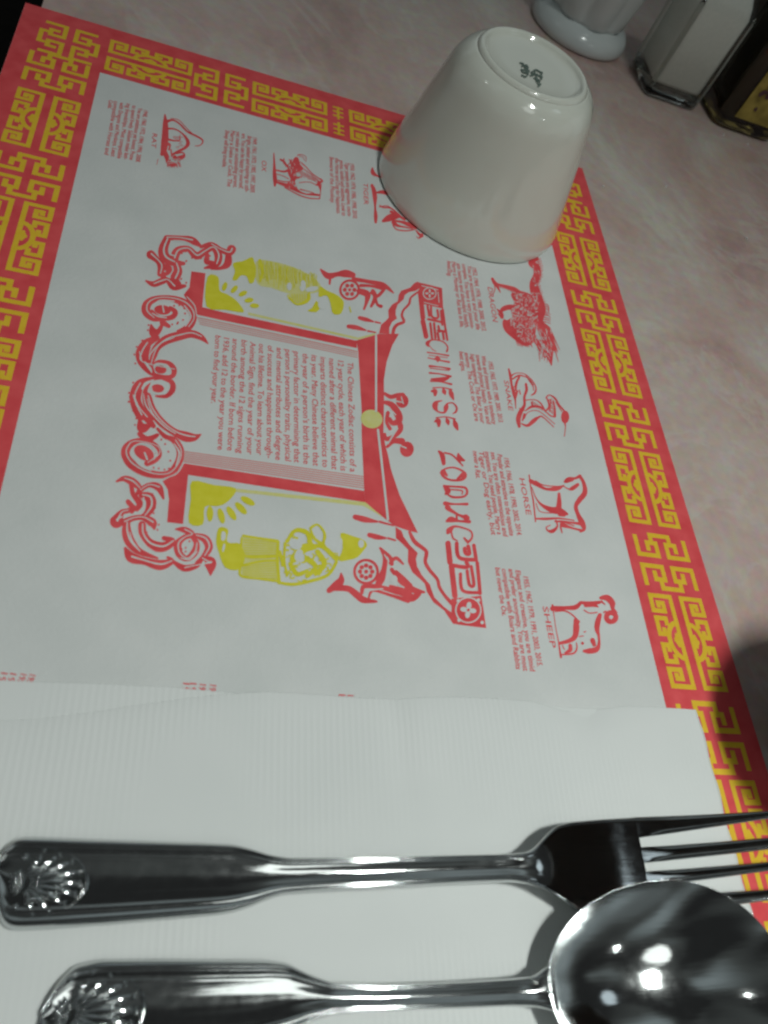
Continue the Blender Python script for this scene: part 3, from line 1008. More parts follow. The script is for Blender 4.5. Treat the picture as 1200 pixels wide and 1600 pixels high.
tt.many([
    [(795, 108, 14), (818, 135, 34), (828, 190, 26)], [(835, 118, 12), (880, 130, 12), (920, 165, 14), (955, 205, 10)], [(925, 125, 12), (935, 155, 36), (965, 170, 14)],
    [(812, 252, 20), (840, 225, 12), (900, 218, 12), (960, 245, 16), (972, 275, 24), (940, 300, 18), (870, 300, 14), (825, 275, 18), (812, 252, 14)], [(825, 245, 34), (850, 270, 14)], [(955, 265, 30), (920, 292, 12)],
    [(830, 340, 16), (855, 372, 44), (840, 395, 14)], [(835, 340, 12), (900, 345, 14), (970, 352, 16), (985, 385, 16), (960, 412, 14), (890, 415, 16), (850, 395, 12)], [(880, 365, 10), (950, 372, 10), (950, 395, 8)],
    [(838, 458, 30), (900, 462, 12), (985, 462, 20)], [(845, 470, 12), (870, 480, 10)],
    [(850, 485, 30), (870, 500, 26), (930, 535, 16), (985, 555, 34)], [(850, 575, 20), (880, 565, 40), (930, 575, 16), (1000, 580, 24)], [(975, 550, 40), (985, 575, 24)], [(915, 525, 14), (915, 570, 14)],
    [(990, 720, 16), (1018, 685, 14), (1010, 645, 12), (960, 622, 12), (900, 612, 16), (865, 640, 40), (855, 655, 20)], [(880, 650, 10), (890, 690, 12), (920, 708, 8)], [(965, 690, 14), (985, 712, 18)]])
tt.make('title_word', M['red'])

# --- animal drawings -----------------------------------------------------------
HR = (730, 700, 930, 850)
a = Ink(HR, 1200, fat=1.1)
a.many([[(580, 255, 12), (600, 400, 10), (620, 500, 14), (640, 690, 12)], [(595, 310, 34), (650, 340, 34), (740, 385, 22), (840, 380, 40), (905, 352, 10)], [(640, 310, 12), (720, 350, 10), (860, 362, 10)], [(605, 370, 7), (645, 470, 10), (700, 535, 24), (790, 580, 50), (860, 590, 60), (935, 620, 24)], [(860, 430, 24), (862, 510, 40), (855, 580, 50)], [(870, 620, 40), (910, 632, 24)],
        [(640, 662, 14), (740, 665, 22), (850, 660, 16), (960, 672, 10), (1000, 680, 10)], [(1055, 262, 24), (1092, 330, 30), (1102, 420, 44), (1050, 490, 44), (1018, 550, 34), (1040, 630, 34), (1075, 700, 50), (1095, 760, 30), (1060, 785, 16)], [(1055, 265, 30), (1010, 285, 20), (950, 290, 30), (918, 315, 26)], [(930, 312, 34), (985, 300, 24)], [(1035, 345, 30), (985, 380, 36), (950, 385, 12), (905, 360, 8)],
        [(1080, 715, 30), (980, 700, 18), (880, 690, 20), (820, 690, 10)], [(1080, 775, 22), (980, 750, 18), (890, 720, 44)], [(830, 680, 14), (845, 735, 16), (800, 780, 34), (755, 775, 16), (742, 745, 10), (780, 725, 7)], [(875, 740, 16), (888, 795, 10)], [(1000, 730, 10), (920, 700, 10)], [(645, 520, 7), (690, 600, 7), (860, 610, 8)]])
a.make('horse_drawing', M['red'])
SR = (770, 880, 980, 1060)
a = Ink(SR, 1200, fat=1.1)
a.many([[(532, 375, 16), (548, 480, 7), (562, 580, 7), (585, 700, 10), (608, 840, 18)], [(535, 405, 44), (640, 400, 30), (735, 395, 40), (785, 352, 26)], [(560, 430, 12), (640, 425, 14), (700, 455, 12), (760, 510, 12)], [(735, 505, 24), (745, 560, 50), (735, 650, 44), (690, 690, 36), (600, 715, 26)], [(770, 520, 16), (750, 560, 16)], [(690, 735, 30), (690, 775, 34), (650, 800, 20)], [(610, 818, 12), (720, 805, 16), (750, 760, 12), (745, 710, 8)], [(620, 735, 10), (640, 770, 8)],
        [(785, 352, 24), (870, 360, 34), (955, 350, 26)], [(830, 375, 34), (900, 375, 30), (940, 390, 12)], [(815, 420, 10), (860, 445, 10), (930, 440, 10)], [(965, 310, 30), (1020, 310, 50), (1065, 355, 50), (1070, 405, 30), (1100, 440, 20)], [(970, 340, 16), (1000, 370, 10)], [(955, 465, 34), (935, 530, 44), (930, 590, 40), (945, 650, 20), (948, 720, 24), (925, 770, 44), (860, 785, 44), (815, 785, 24)], [(890, 690, 40), (905, 730, 30)], [(800, 715, 24)] + [(800, 716, 24)], [(770, 655, 8), (810, 650, 8)], [(815, 615, 10), (830, 610, 8)], [(990, 440, 12), (1010, 430, 10)]])
a.ring(1056, 482, 42, 40, 46)
a.make('sheep_drawing', M['red'])
NR = (710, 540, 900, 700)
a = Ink(NR, 1200, fat=1.05)
a.many([[(535, 230, 14), (552, 300, 26), (565, 390, 22), (590, 480, 34), (600, 540, 16), (605, 620, 8)], [(560, 300, 18), (610, 272, 8), (690, 280, 8), (760, 335, 9), (803, 410, 12), (795, 465, 18), (760, 490, 12)], [(575, 330, 14), (640, 295, 16), (720, 320, 7), (770, 380, 8), (780, 440, 10)], [(640, 310, 18), (610, 375, 24), (605, 440, 16)], [(620, 450, 20), (600, 510, 26)], [(705, 380, 22), (712, 440, 26), (690, 510, 22), (690, 590, 26), (650, 660, 44), (630, 730, 44), (640, 800, 26)], [(640, 440, 10), (650, 480, 12)], [(700, 540, 10), (790, 535, 9), (850, 570, 14), (890, 640, 16)], [(700, 645, 10), (760, 605, 24), (840, 605, 16), (870, 625, 16)], [(760, 560, 14), (770, 600, 14)], [(690, 680, 24), (672, 740, 14)],
        [(660, 770, 10), (720, 790, 26), (780, 745, 40), (825, 712, 24), (870, 705, 12), (980, 805, 8)], [(690, 720, 10), (720, 665, 8), (790, 640, 8), (860, 665, 8), (990, 775, 7)], [(905, 515, 14), (935, 488, 10), (990, 520, 18), (1035, 590, 16), (1080, 640, 16)], [(910, 515, 12), (935, 600, 18), (895, 650, 14)], [(950, 540, 10), (940, 650, 12)], [(975, 545, 12), (990, 620, 16), (990, 700, 24)], [(900, 650, 10), (950, 695, 12), (990, 700, 14)], [(920, 540, 8), (960, 530, 8)], [(1000, 560, 8), (1060, 650, 10)], [(1090, 760, 20), (1095, 810, 9), (1085, 895, 8)], [(560, 420, 10), (605, 400, 10)], [(690, 640, 10), (640, 620, 8)]])
a.ell(1092, 705, 40, 64, 0.0)
for i in range(9):
    a.st([(770 + i * 12, 545 + i * 8), (775 + i * 12, 600 + i * 5)], 5, 1)
    a.st([(925 + (i % 3) * 14, 540 + i * 15), (985, 560 + i * 15)], 5, 1)
    a.st([(700 + i * 10, 290 + i * 9), (720 + i * 7, 325 + i * 11)], 5, 1)
a.make('snake_drawing', M['red'])
DR = (690, 390, 890, 590)
a = Ink(DR, 1200, fat=1.1)
a.st([(885, 85, 44), (838, 125, 50), (885, 165, 60), (895, 240, 66), (862, 320, 68), (880, 400, 84), (915, 480, 70), (940, 570, 66), (915, 660, 66), (940, 740, 80), (975, 820, 90), (1000, 920, 90), (1015, 1010, 50), (1030, 1085, 8)])
a.smooth_poly([(650, 420), (700, 385), (770, 395), (850, 430), (905, 500), (900, 640), (880, 780), (860, 870), (780, 905), (690, 850), (595, 765), (570, 690), (590, 650), (660, 640), (650, 560), (680, 500)], 4)
a.many([[(475, 275, 24), (515, 330, 34), (600, 350, 34), (680, 380, 50), (740, 420, 40)], [(490, 300, 10), (500, 370, 8), (480, 420, 8)], [(520, 345, 24), (550, 400, 8)], [(545, 600, 12), (575, 560, 40), (640, 540, 44), (720, 560, 60)], [(520, 560, 10), (560, 600, 30), (570, 640, 20)], [(530, 600, 8), (560, 640, 14)], [(940, 720, 20), (1010, 800, 30), (1060, 900, 20), (1085, 960, 8)], [(860, 820, 50), (900, 880, 40), (920, 950, 10)], [(960, 780, 60), (985, 900, 80), (970, 1000, 30)]])
rnd = random.Random(5)
for i in range(20):
    yy = 100 + i * 21
    xx = interp(yy, [85, 165, 240, 320, 400, 480], [905, 920, 930, 900, 920, 945])
    a.st([(xx - 10, yy, 14), (xx + rnd.uniform(14, 30), yy - 14, 4)], k=2)
for i in range(9):
    a.st([(940, 500 + i * 22, 10), (975 + rnd.uniform(0, 25), 520 + i * 20, 7), (1010 + rnd.uniform(-6, 14), 560 + i * 17, 4)], k=3)
for i in range(12):
    a.st([(880 + i * 14, 860 - i * 3, 16), (910 + i * 14, 930 + rnd.uniform(0, 20), 9), (900 + i * 16 + rnd.uniform(-10, 20), 1000 + rnd.uniform(-40, 60), 4)], k=3)
for i in range(8):
    a.st([(960 + i * 8, 690 + i * 12, 7), (1020 + i * 8, 740 + i * 20, 5), (1050 + i * 8, 830 + i * 16, 4)], k=3)
for i in range(10):
    a.st([(700 + i * 15, 850 + i * 4, 12), (715 + i * 15, 905 + rnd.uniform(-10, 15), 4)], k=2)
a.make('dragon_drawing', M['red'])
a = Ink(DR, 1200, ZK)
a.ell(620, 620, 32, 46, 0.5)
for i in range(360):
    xx, yy = rnd.uniform(640, 900), rnd.uniform(410, 870)
    if (xx - 640) < (yy - 560) * -0.2 + 20 or (yy > 700 and xx < 640 + (yy - 700) * 0.7):
        continue
    an = rnd.uniform(0, 3.1)
    a.st([(xx, yy), (xx + 10 * math.cos(an) + 4, yy + 10 * math.sin(an)), (xx + 18 * math.cos(an), yy + 18 * math.sin(an))], rnd.uniform(3, 5), 2)
for i in range(26):
    xx, yy = rnd.uniform(850, 925), rnd.uniform(110, 470)
    a.st([(xx, yy), (xx + 8, yy + 12)], 4, 1)
for i in range(60):
    xx, yy = rnd.uniform(890, 1030), rnd.uniform(740, 1010)
    a.st([(xx, yy), (xx + 12, yy + 30)], 4.5, 1)
for i in range(10):
    a.st([(540 + i * 16, 345 + i * 6), (545 + i * 16, 360 + i * 6)], 5, 1)
a.make('dragon_scales', M['paper'])
OR_ = (340, 200, 520, 350)
a = Ink(OR_, 1200, fat=1.05)
a.many([[(586, 262, 10), (590, 360, 20), (592, 460, 34), (598, 540, 40), (596, 602, 20)], [(605, 560, 20), (690, 590, 34), (780, 620, 50), (850, 665, 24), (920, 690, 14), (980, 692, 24), (1060, 700, 20)], [(700, 620, 10), (850, 700, 12), (960, 732, 12), (1060, 738, 10)], [(1062, 735, 12), (1072, 660, 10), (1060, 590, 40), (1040, 590, 24)], [(1050, 570, 30), (1092, 555, 16), (1070, 530, 12)], [(1085, 545, 12), (990, 480, 10), (920, 405, 10), (860, 355, 14)], [(1060, 560, 9), (980, 490, 7), (900, 430, 9)], [(610, 440, 14), (690, 455, 20), (740, 440, 30)], [(610, 480, 7), (680, 500, 8), (740, 530, 8)], [(610, 540, 10), (690, 560, 10), (740, 560, 10)], [(655, 330, 18), (690, 350, 20), (715, 390, 22), (745, 415, 20)], [(690, 320, 10), (690, 370, 14)], [(745, 330, 10), (760, 355, 14), (735, 385, 12)], [(770, 330, 10), (765, 380, 10)], [(835, 285, 12), (880, 278, 6), (920, 305, 6), (918, 352, 6)], [(850, 300, 6), (885, 300, 6), (905, 340, 5)], [(860, 640, 12), (960, 665, 7), (1000, 680, 8)], [(850, 570, 8), (960, 565, 7), (1030, 600, 8)], [(830, 520, 20), (870, 510, 16)], [(880, 430, 20), (860, 400, 26)]])
a.smooth_poly([(730, 420), (760, 390), (800, 310), (840, 310), (860, 380), (895, 420), (860, 450), (815, 470), (830, 520), (805, 560), (830, 640), (770, 630), (715, 590), (760, 540), (735, 480)], 3)
for i in range(16):
    a.st([(800 + i * 14, 400 + i * 8 + rnd.uniform(-8, 8)), (830 + i * 14, 470 + i * 6 + rnd.uniform(-8, 20))], 4.5, 1)
a.make('ox_drawing', M['red'])
a = Ink(OR_, 1200, ZK)
for i in range(26):
    xx, yy = rnd.uniform(740, 860), rnd.uniform(340, 620)
    a.st([(xx, yy), (xx + rnd.uniform(-6, 22), yy + rnd.uniform(14, 26))], 5, 1)
a.make('ox_hatching', M['paper'])
TR = (500, 220, 680, 390)
a = Ink(TR, 1200, fat=1.3)
a.many([[(545, 285, 12), (552, 335, 34), (605, 370, 14), (680, 400, 20)], [(540, 465, 24), (560, 515, 34), (572, 590, 36), (574, 690, 16), (580, 780, 30), (580, 850, 20)], [(590, 540, 14), (650, 535, 30), (720, 560, 20)], [(620, 672, 8), (660, 695, 12), (740, 705, 10), (830, 780, 16)], [(620, 690, 8), (700, 680, 8), (780, 730, 10)], [(660, 835, 26), (720, 805, 56), (780, 790, 50), (830, 790, 20)], [(770, 850, 40), (800, 880, 24), (880, 900, 12), (960, 915, 10)], [(790, 835, 16), (860, 850, 22), (930, 875, 34), (1000, 910, 20)], [(760, 880, 10), (800, 925, 10), (900, 938, 10), (980, 925, 10)], [(1000, 935, 10), (1040, 980, 22), (1062, 985, 30), (1030, 1015, 10), (1005, 1000, 6)], [(740, 740, 24), (800, 770, 18), (880, 820, 20)]])
a.make('tiger_drawing', M['red'])
RR = (150, 150, 330, 270)
a = Ink(RR, 1200, fat=1.1)
a.many([[(718, 195, 12), (722, 270, 44), (722, 370, 60), (716, 470, 66), (705, 560, 60), (685, 610, 30)], [(740, 265, 30), (800, 252, 16), (870, 290, 16), (950, 370, 16), (1040, 415, 18), (1105, 455, 16), (1108, 490, 12), (1075, 518, 9), (1035, 520, 7)], [(780, 235, 6), (860, 250, 7), (930, 320, 7), (1000, 390, 8)], [(745, 340, 20), (820, 345, 14), (890, 385, 14), (940, 440, 26), (958, 500, 36), (920, 545, 26), (850, 580, 24), (800, 610, 20)], [(760, 455, 20), (830, 468, 12), (875, 455, 12), (868, 420, 8)], [(730, 500, 40), (770, 510, 20), (760, 560, 16)], [(710, 580, 50), (740, 640, 44), (760, 690, 50), (810, 710, 50), (850, 660, 50), (910, 632, 36)], [(780, 560, 12), (790, 630, 14)], [(840, 600, 14), (900, 590, 14), (925, 620, 14)], [(820, 640, 40), (800, 690, 30)], [(645, 660, 6), (632, 715, 5)]])
for i in range(14):
    a.st([(740 + i * 10, 690 + 10 * math.sin(i)), (745 + i * 11 + rnd.uniform(-8, 8), 735 + rnd.uniform(0, 16))], 5, 1)
    a.st([(800 + rnd.uniform(0, 90), 400 + i * 12), (830 + rnd.uniform(0, 90), 410 + i * 11)], 4, 1)
a.make('rat_drawing', M['red'])
a = Ink(RR, 1200, ZK)
for i in range(16):
    a.st([(rnd.uniform(740, 890), rnd.uniform(630, 690)), (rnd.uniform(740, 890), rnd.uniform(660, 720))], 4.5, 1)
a.make('rat_hatching', M['paper'])

# --- small text, set line by line ----------------------------------------------


def text_lines(name, crop, width, lines, size_px, mt=None, bold=0.03, shear=0.0, z=ZR):
    """lines: (string, (x0, y0), (x1, y1)) mid-height start and end of each line in crop pixels"""
    V, Fc = [], []
    s = width / (crop[2] - crop[0])
    for (txt, p0, p1) in lines:
        cu = bpy.data.curves.new('t', 'FONT')
        cu.body = txt
        cu.size = 1.0
        cu.resolution_u = 2
        cu.shear = shear
        ob = bpy.data.objects.new('t', cu)
        COL.objects.link(ob)
        bpy.context.view_layer.update()
        dg = bpy.context.evaluated_depsgraph_get()
        me = bpy.data.meshes.new_from_object(ob.evaluated_get(dg))
        xs = [v.co.x for v in me.vertices]
        if xs:
            x0, x1 = min(xs), max(xs)
            a = back(crop[0] + p0[0] / s, crop[1] + p0[1] / s)
            b = back(crop[0] + p1[0] / s, crop[1] + p1[1] / s)
            d = b - a
            up = Vector((-d.y, d.x, 0)).normalized()
            mid = (p0[0] + p1[0]) / 2, (p0[1] + p1[1]) / 2
            h = (back(crop[0] + (mid[0] + size_px) / s, crop[1] + mid[1] / s) - back(crop[0] + mid[0] / s, crop[1] + mid[1] / s)).length
            dn = d.normalized()
            for rep_ in range(3):        # heavier strokes: the line is printed three times, a hair apart
                base = len(V)
                sh_x, sh_y = ((0, 0), (bold * 1.6, 0), (bold * 0.8, bold * 1.2))[rep_]
                for v in me.vertices:
                    q_ = a + d * ((v.co.x - x0) / (x1 - x0)) + dn * (sh_x * h) + up * ((v.co.y - 0.27 + sh_y) * h)
                    V.append((q_.x, q_.y, z + rep_ * 0.000003))
                Fc += [tuple(base + i for i in p.vertices) for p in me.polygons]
        bpy.data.objects.remove(ob)
        bpy.data.curves.remove(cu)
        bpy.data.meshes.remove(me)
    return obj(name, V, Fc, mt or M['text'], placemat, False)


def lerp_lines(txts, s0, s1, e0, e1, over=None):
    n = len(txts)
    out = []
    for i, tx in enumerate(txts):
        k_ = i / (n - 1)
        a_ = (s0[0] + (s1[0] - s0[0]) * k_, s0[1] + (s1[1] - s0[1]) * k_)
        b_ = (e0[0] + (e1[0] - e0[0]) * k_, e0[1] + (e1[1] - e0[1]) * k_)
        if over and i in over:
            a_, b_ = over[i]
        out.append((tx, a_, b_))
    return out


main = ["The Chinese Zodiac consists of a", "12 year cycle, each year of which is", "named after a different animal that", "imparts distinct characteristics to", "its year. Many Chinese believe that", "the year of a person's birth is the", "primary factor in determining that", "person's personality traits, physical", "and mental attributes and degree", "of success and happiness through-", "out his lifetime. To learn about your", "Animal Sign, find the year of your", "birth among the 12 signs running", "around the border. If born before", "1936, add 12 to the year you were", "born to find your year."]
sx_ = [825, 765, 710, 655, 600, 545, 490, 437, 383, 327, 272, 217, 163, 108, 52, 0]
sy_ = [745, 735, 722, 712, 700, 690, 678, 665, 653, 640, 630, 618, 606, 598, 592, 578]
ex_ = [865, 810, 757, 703, 648, 592, 537, 485, 428, 375, 317, 260, 202, 145, 88, 0]
ey_ = [290, 283, 275, 262, 254, 243, 235, 225, 220, 208, 190, 186, 180, 165, 160, 0]
L = []
for i, tx in enumerate(main):
    a_ = (340 + sx_[i] / 4.0, 380 + sy_[i] / 4.0)
    b_ = (320 + ex_[i] / 3.75, 660 + ey_[i] / 3.75) if i < 15 else (333.5, 630)
    L.append((tx, a_, b_))
text_lines('panel_text', (0, 0, 1200, 1600), 1200, L, 13.2, bold=0.022)

text_lines('horse_text', HR, 1200, [
    ("1954, 1966, 1978, 1990, 2002, 2014.", (360, 95), (485, 820)), ("Popular and attractive to the opposite", (297, 60), (415, 820)), ("sex. You are often ostentatious and", (237, 40), (355, 825)), ("impatient. You need people. Marry a", (180, 35), (300, 810)), ("Tiger or Dog early, but", (125, 30), (245, 815)), ("never a Rat.", (70, 30), (102, 285))], 66)
text_lines('sheep_text', SR, 1200, [
    ("1955, 1967, 1979, 1991, 2003, 2015.", (287, 120), (415, 920)), ("Elegant and creative, you are timid", (217, 65), (350, 960)), ("and prefer anonymity. You are most", (157, 50), (290, 960)), ("compatible with Boars and Rabbits", (97, 50), (226, 945)), ("but never the Ox.", (37, 40), (102, 470))], 66)
text_lines('snake_text', NR, 1200, [
    ("1953, 1965, 1977, 1989, 2001, 2013.", (350, 160), (455, 760)), ("Wise and intense with a tendency", (280, 100), (390, 775)), ("towards physical beauty. Vain and", (225, 90), (335, 770)), ("high tempered. The Boar is your", (170, 85), (277, 765)), ("enemy. The Cock or Ox are", (115, 70), (220, 745)), ("best signs.", (63, 60), (87, 255))], 62)
text_lines('dragon_text', DR, 1200, [
    ("1952, 1964, 1976, 1988, 2000, 2012.", (300, 170), (395, 765)), ("You are eccentric and your life", (254, 150), (340, 750)), ("complex. You have a very passion-", (205, 135), (287, 740)), ("ate nature and abundant health.", (155, 130), (237, 735)), ("Marry a Monkey or Rat late in life.", (107, 115), (190, 730)), ("Avoid Dog.", (65, 105), (72, 250))], 54)
text_lines('tiger_text', TR, 1200, [
    ("1950, 1962, 1974, 1986, 1998, 2010.", (330, 240), (360, 810)), ("Tiger people are aggressive, coura-", (275, 225), (305, 790)), ("geous, candid and sensitive. Look to", (222, 205), (245, 780)), ("the Horse and Dog for happiness.", (172, 180), (190, 760)), ("Beware of the Monkey.", (116, 170), (128, 650))], 58)
text_lines('ox_text', OR_, 1200, [
    ("1949, 1961, 1973, 1985, 1997, 2009.", (385, 100), (357, 675)), ("Bright, patient and inspiring to oth-", (328, 85), (300, 665)), ("ers. You can be happy by yourself,", (270, 60), (240, 630)), ("yet make an outstanding parent.", (212, 40), (180, 620)), ("Marry a Snake or Cock. The", (155, 30), (117, 610)), ("Sheep will bring trouble.", (98, 25), (66, 410))], 60)
text_lines('rat_text', RR, 1200, [
    ("1948, 1960, 1972, 1984, 1996, 2008.", (515, 150), (430, 690)), ("You are ambitious yet honest. Prone", (457, 125), (365, 665)), ("to spend freely. Seldom make last-", (397, 100), (305, 660)), ("ing friendships. Most compatible", (335, 80), (237, 650)), ("with Dragons and Monkeys. Least", (268, 70), (172, 630)), ("compatible with Horses and", (207, 55), (105, 610)), ("Cocks.", (152, 45), (140, 130))], 62)
nm = dict(bold=0.012, shear=0.0)
text_lines('animal_name', HR, 1200, [("HORSE", (505, 285), (572, 625))], 70, M['red'], **nm)
text_lines('animal_name', SR, 1200, [("SHEEP", (462, 385), (535, 755))], 70, M['red'], **nm)
text_lines('animal_name', NR, 1200, [("SNAKE", (505, 345), (553, 640))], 63, M['red'], **nm)
text_lines('animal_name', DR, 1200, [("DRAGON", (448, 355), (498, 675))], 63, M['red'], **nm)
text_lines('animal_name', TR, 1200, [("TIGER", (470, 440), (476, 665))], 63, M['red'], **nm)
text_lines('animal_name', OR_, 1200, [("OX", (480, 340), (478, 452))], 66, M['red'], **nm)
text_lines('animal_name', RR, 1200, [("RAT", (608, 392), (596, 540))], 66, M['red'], **nm)
# tops of three more year lists, the rest lies under the napkin
FULL = (0, 0, 1200, 1600)
text_lines('year_text', FULL, 1200, [("1956, 1968, 1980", (50, 1054), (20, 1130)), ("1957, 1969, 1981", (36, 1053), (6, 1130)), ("1958, 1970", (20, 1052), (-8, 1130)), ("1959, 1971", (6, 1051), (-20, 1130))], 15)
text_lines('year_text', FULL, 1200, [("1945, 1957, 1969", (332, 1070), (318, 1150)), ("1945, 1957, 1969", (316, 1069), (302, 1150)), ("1945, 1957", (301, 1067), (288, 1150)), ("1945, 1957", (290, 1067), (276, 1150))], 15)
text_lines('year_text', FULL, 1200, [("1947, 1959, 1971", (546, 1086), (552, 1160)), ("1947, 1959", (533, 1085), (539, 1160))], 15)

# ------------------------------------------------------------------ teacup (upside down)
CUX, CUY = 0.1852, -0.0455
cup = empty('teacup', (CUX, CUY, 0.0))
tag(cup, 'white china teacup standing upside down on the placemat', 'cup')
outer = [(0.0409, 0.0004), (0.0415, 0.0007), (0.0417, 0.0016), (0.0413, 0.004), (0.0398, 0.010), (0.0386, 0.015), (0.0373, 0.020), (0.0361, 0.025), (0.0349, 0.030), (0.0338, 0.035), (0.0328, 0.039), (0.0318, 0.043), (0.0308, 0.0470), (0.0298, 0.0508), (0.0282, 0.0540), (0.0264, 0.0562), (0.0248, 0.0575), (0.0237, 0.0581), (0.0230, 0.0585), (0.0226, 0.0590), (0.0222, 0.0597), (0.0213, 0.0602), (0.0204, 0.0600), (0.0198, 0.0592), (0.0192, 0.0586), (0.0178, 0.0583), (0.0120, 0.0581), (0.0, 0.0580)]
inner = [(0.0, 0.0535), (0.018, 0.053), (0.0255, 0.051), (0.0285, 0.046), (0.032, 0.034), (0.0355, 0.020), (0.0385, 0.008), (0.0402, 0.0008), (0.0409, 0.0004)]
lathe('bowl', inner + outer[1:19] + [(0.0200, 0.0570), (0.0, 0.0570)], CUX, CUY, M['china'], cup, 128)
lathe('foot_ring', [(0.0226, 0.0575)] + outer[18:], CUX, CUY, M['china'], cup, 96)
# maker's mark on the base
mk = Ink((790, 80, 880, 150), 1200)
v0 = []


class Mark(Ink):
    def P(self, x, y):
        zb = 0.0583
        p = back(self.ox + x / self.s, self.oy + y / self.s, zb)
        return (p.x, p.y, zb + (self.n % 20) * 0.000004)


mk = Mark((790, 80, 880, 150), 1200)
mk.many([[(310, 240), (370, 260)], [(345, 310), (430, 290), (470, 340)], [(350, 400), (420, 380), (490, 410)], [(380, 440), (450, 460)], [(400, 300), (430, 400), (470, 480)], [(340, 500), (400, 530), (440, 520)], [(450, 350), (480, 440)], [(330, 380), (360, 430)],
         [(520, 510), (580, 490), (610, 440)], [(580, 410), (640, 390), (700, 420), (760, 450)], [(590, 470), (680, 500), (760, 540)], [(600, 560), (660, 580)], [(640, 620), (690, 600), (710, 640)], [(650, 480), (640, 560), (660, 640)], [(760, 460), (740, 520), (750, 580)], [(670, 680), (720, 700)], [(680, 735), (730, 690)], [(540, 440), (580, 500)]], 36)
obj('makers_mark', mk.v, mk.f, M['stamp'], cup, False)

# ------------------------------------------------------------------ porcelain shaker at the back
PSX, PSY = 0.2785, 0.1435
ps = empty('porcelain_vase', (PSX, PSY, TZ))
tag(ps, 'white porcelain vase with thick rounded foot and panelled sides behind the teacup', 'vase')
fp = [(0.0275, TZ), (0.0295, TZ + 0.0008), (0.0302, TZ + 0.0025), (0.0300, TZ + 0.005), (0.0285, TZ + 0.0078), (0.0262, TZ + 0.0098), (0.0235, TZ + 0.0112), (0.0222, TZ + 0.0120)]
lathe('foot', fp, PSX, PSY, M['china_white'], ps)
bp_ = [(0.0222, TZ + 0.0115), (0.0215, TZ + 0.014), (0.0222, TZ + 0.020), (0.0238, TZ + 0.030), (0.0252, TZ + 0.042), (0.0255, TZ + 0.055), (0.0242, TZ + 0.068), (0.021, TZ + 0.080), (0.0175, TZ + 0.088), (0.016, TZ + 0.094), (0.0172, TZ + 0.100), (0.0180, TZ + 0.102), (0.0168, TZ + 0.102), (0.0145, TZ + 0.094), (0.013, TZ + 0.08), (0.0, TZ + 0.078)]
lathe('body', bp_, PSX, PSY, M['china_white'], ps, 96, flutes=lambda k, z: 0.13 if TZ + 0.013 < z < TZ + 0.085 else 0.0)

# ------------------------------------------------------------------ glass salt shaker
SHX, SHY, SHW = 0.3300, 0.1120, 0.0184
sh = empty('salt_shaker', (SHX, SHY, TZ))
tag(sh, 'square clear glass shaker filled with white salt', 'salt shaker')
z0 = TZ
squircle('glass_base', [(SHW - 0.0018, z0 + 0.0002, 9), (SHW - 0.0002, z0 + 0.0018, 9), (SHW - 0.0002, z0 + 0.0048, 9), (SHW - 0.0030, z0 + 0.0062, 6), (SHW - 0.009, z0 + 0.0078, 3)], SHX, SHY, M['glass'], sh)
squircle('glass_wall', [(SHW, z0 + 0.0050, 9), (SHW, z0 + 0.050, 9), (SHW - 0.001, z0 + 0.056, 7), (SHW - 0.0045, z0 + 0.064, 4), (SHW - 0.006, z0 + 0.070, 2.5), (SHW - 0.006, z0 + 0.078, 2)], SHX, SHY, M['thin_glass'], sh)
squircle('salt', [(SHW - 0.010, z0 + 0.0105, 3), (SHW - 0.005, z0 + 0.0090, 6), (SHW - 0.0028, z0 + 0.0080, 9), (SHW - 0.0022, z0 + 0.0095, 9), (SHW - 0.0020, z0 + 0.050, 9), (SHW - 0.0035, z0 + 0.056, 6), (SHW - 0.0068, z0 + 0.0635, 4), (SHW - 0.0088, z0 + 0.069, 2.5)], SHX, SHY, M['salt'], sh)
for sx in (-1, 1):
    for sy in (-1, 1):
        lathe('glass_corner', [(0.0010, z0 + 0.0052), (0.0016, z0 + 0.008), (0.0016, z0 + 0.050), (0.0008, z0 + 0.054)], SHX + sx * (SHW - 0.0023), SHY + sy * (SHW - 0.0023), M['glass'], sh, 16)
cap = lathe('cap', [(0.0142, z0 + 0.0705), (0.0148, z0 + 0.072), (0.0148, z0 + 0.082), (0.013, z0 + 0.088), (0.008, z0 + 0.0915), (0.0, z0 + 0.0925)], SHX, SHY, M['chrome'], sh, 48)

# ------------------------------------------------------------------ sauce bottle
BX, BY, BWD = 0.3800, 0.1085, 0.0225
sb = empty('sauce_bottle', (BX, BY, TZ))
tag(sb, 'dark amber square bottle with a yellow label beside the salt shaker', 'bottle')
squircle('glass_body', [(BWD - 0.003, z0 + 0.0002, 6), (BWD - 0.0008, z0 + 0.0015, 7), (BWD, z0 + 0.004, 7), (BWD, z0 + 0.085, 7), (BWD - 0.002, z0 + 0.093, 5), (BWD - 0.010, z0 + 0.108, 3), (0.0095, z0 + 0.116, 2), (0.009, z0 + 0.135, 2)], BX, BY, M['amber'], sb)
squircle('sauce', [(BWD - 0.006, z0 + 0.0055, 5), (BWD - 0.0034, z0 + 0.0065, 6), (BWD - 0.0026, z0 + 0.009, 6), (BWD - 0.0026, z0 + 0.084, 6), (BWD - 0.005, z0 + 0.09, 5)], BX, BY, M['liquid'], sb)
lathe('cap', [(0.0112, z0 + 0.131), (0.0115, z0 + 0.132), (0.0115, z0 + 0.148), (0.0105, z0 + 0.150), (0.0, z0 + 0.150)], BX, BY, M['black'], sb, 40)
yl = BY - BWD - 0.0004
lv, lf = [], []
for i in range(13):
    for j in range(9):
        x_ = BX - 0.0150 + 0.0300 * i / 12 + 0.0015
        lv.append((x_, yl - 0.0001, z0 + 0.009 + 0.060 * j / 8))
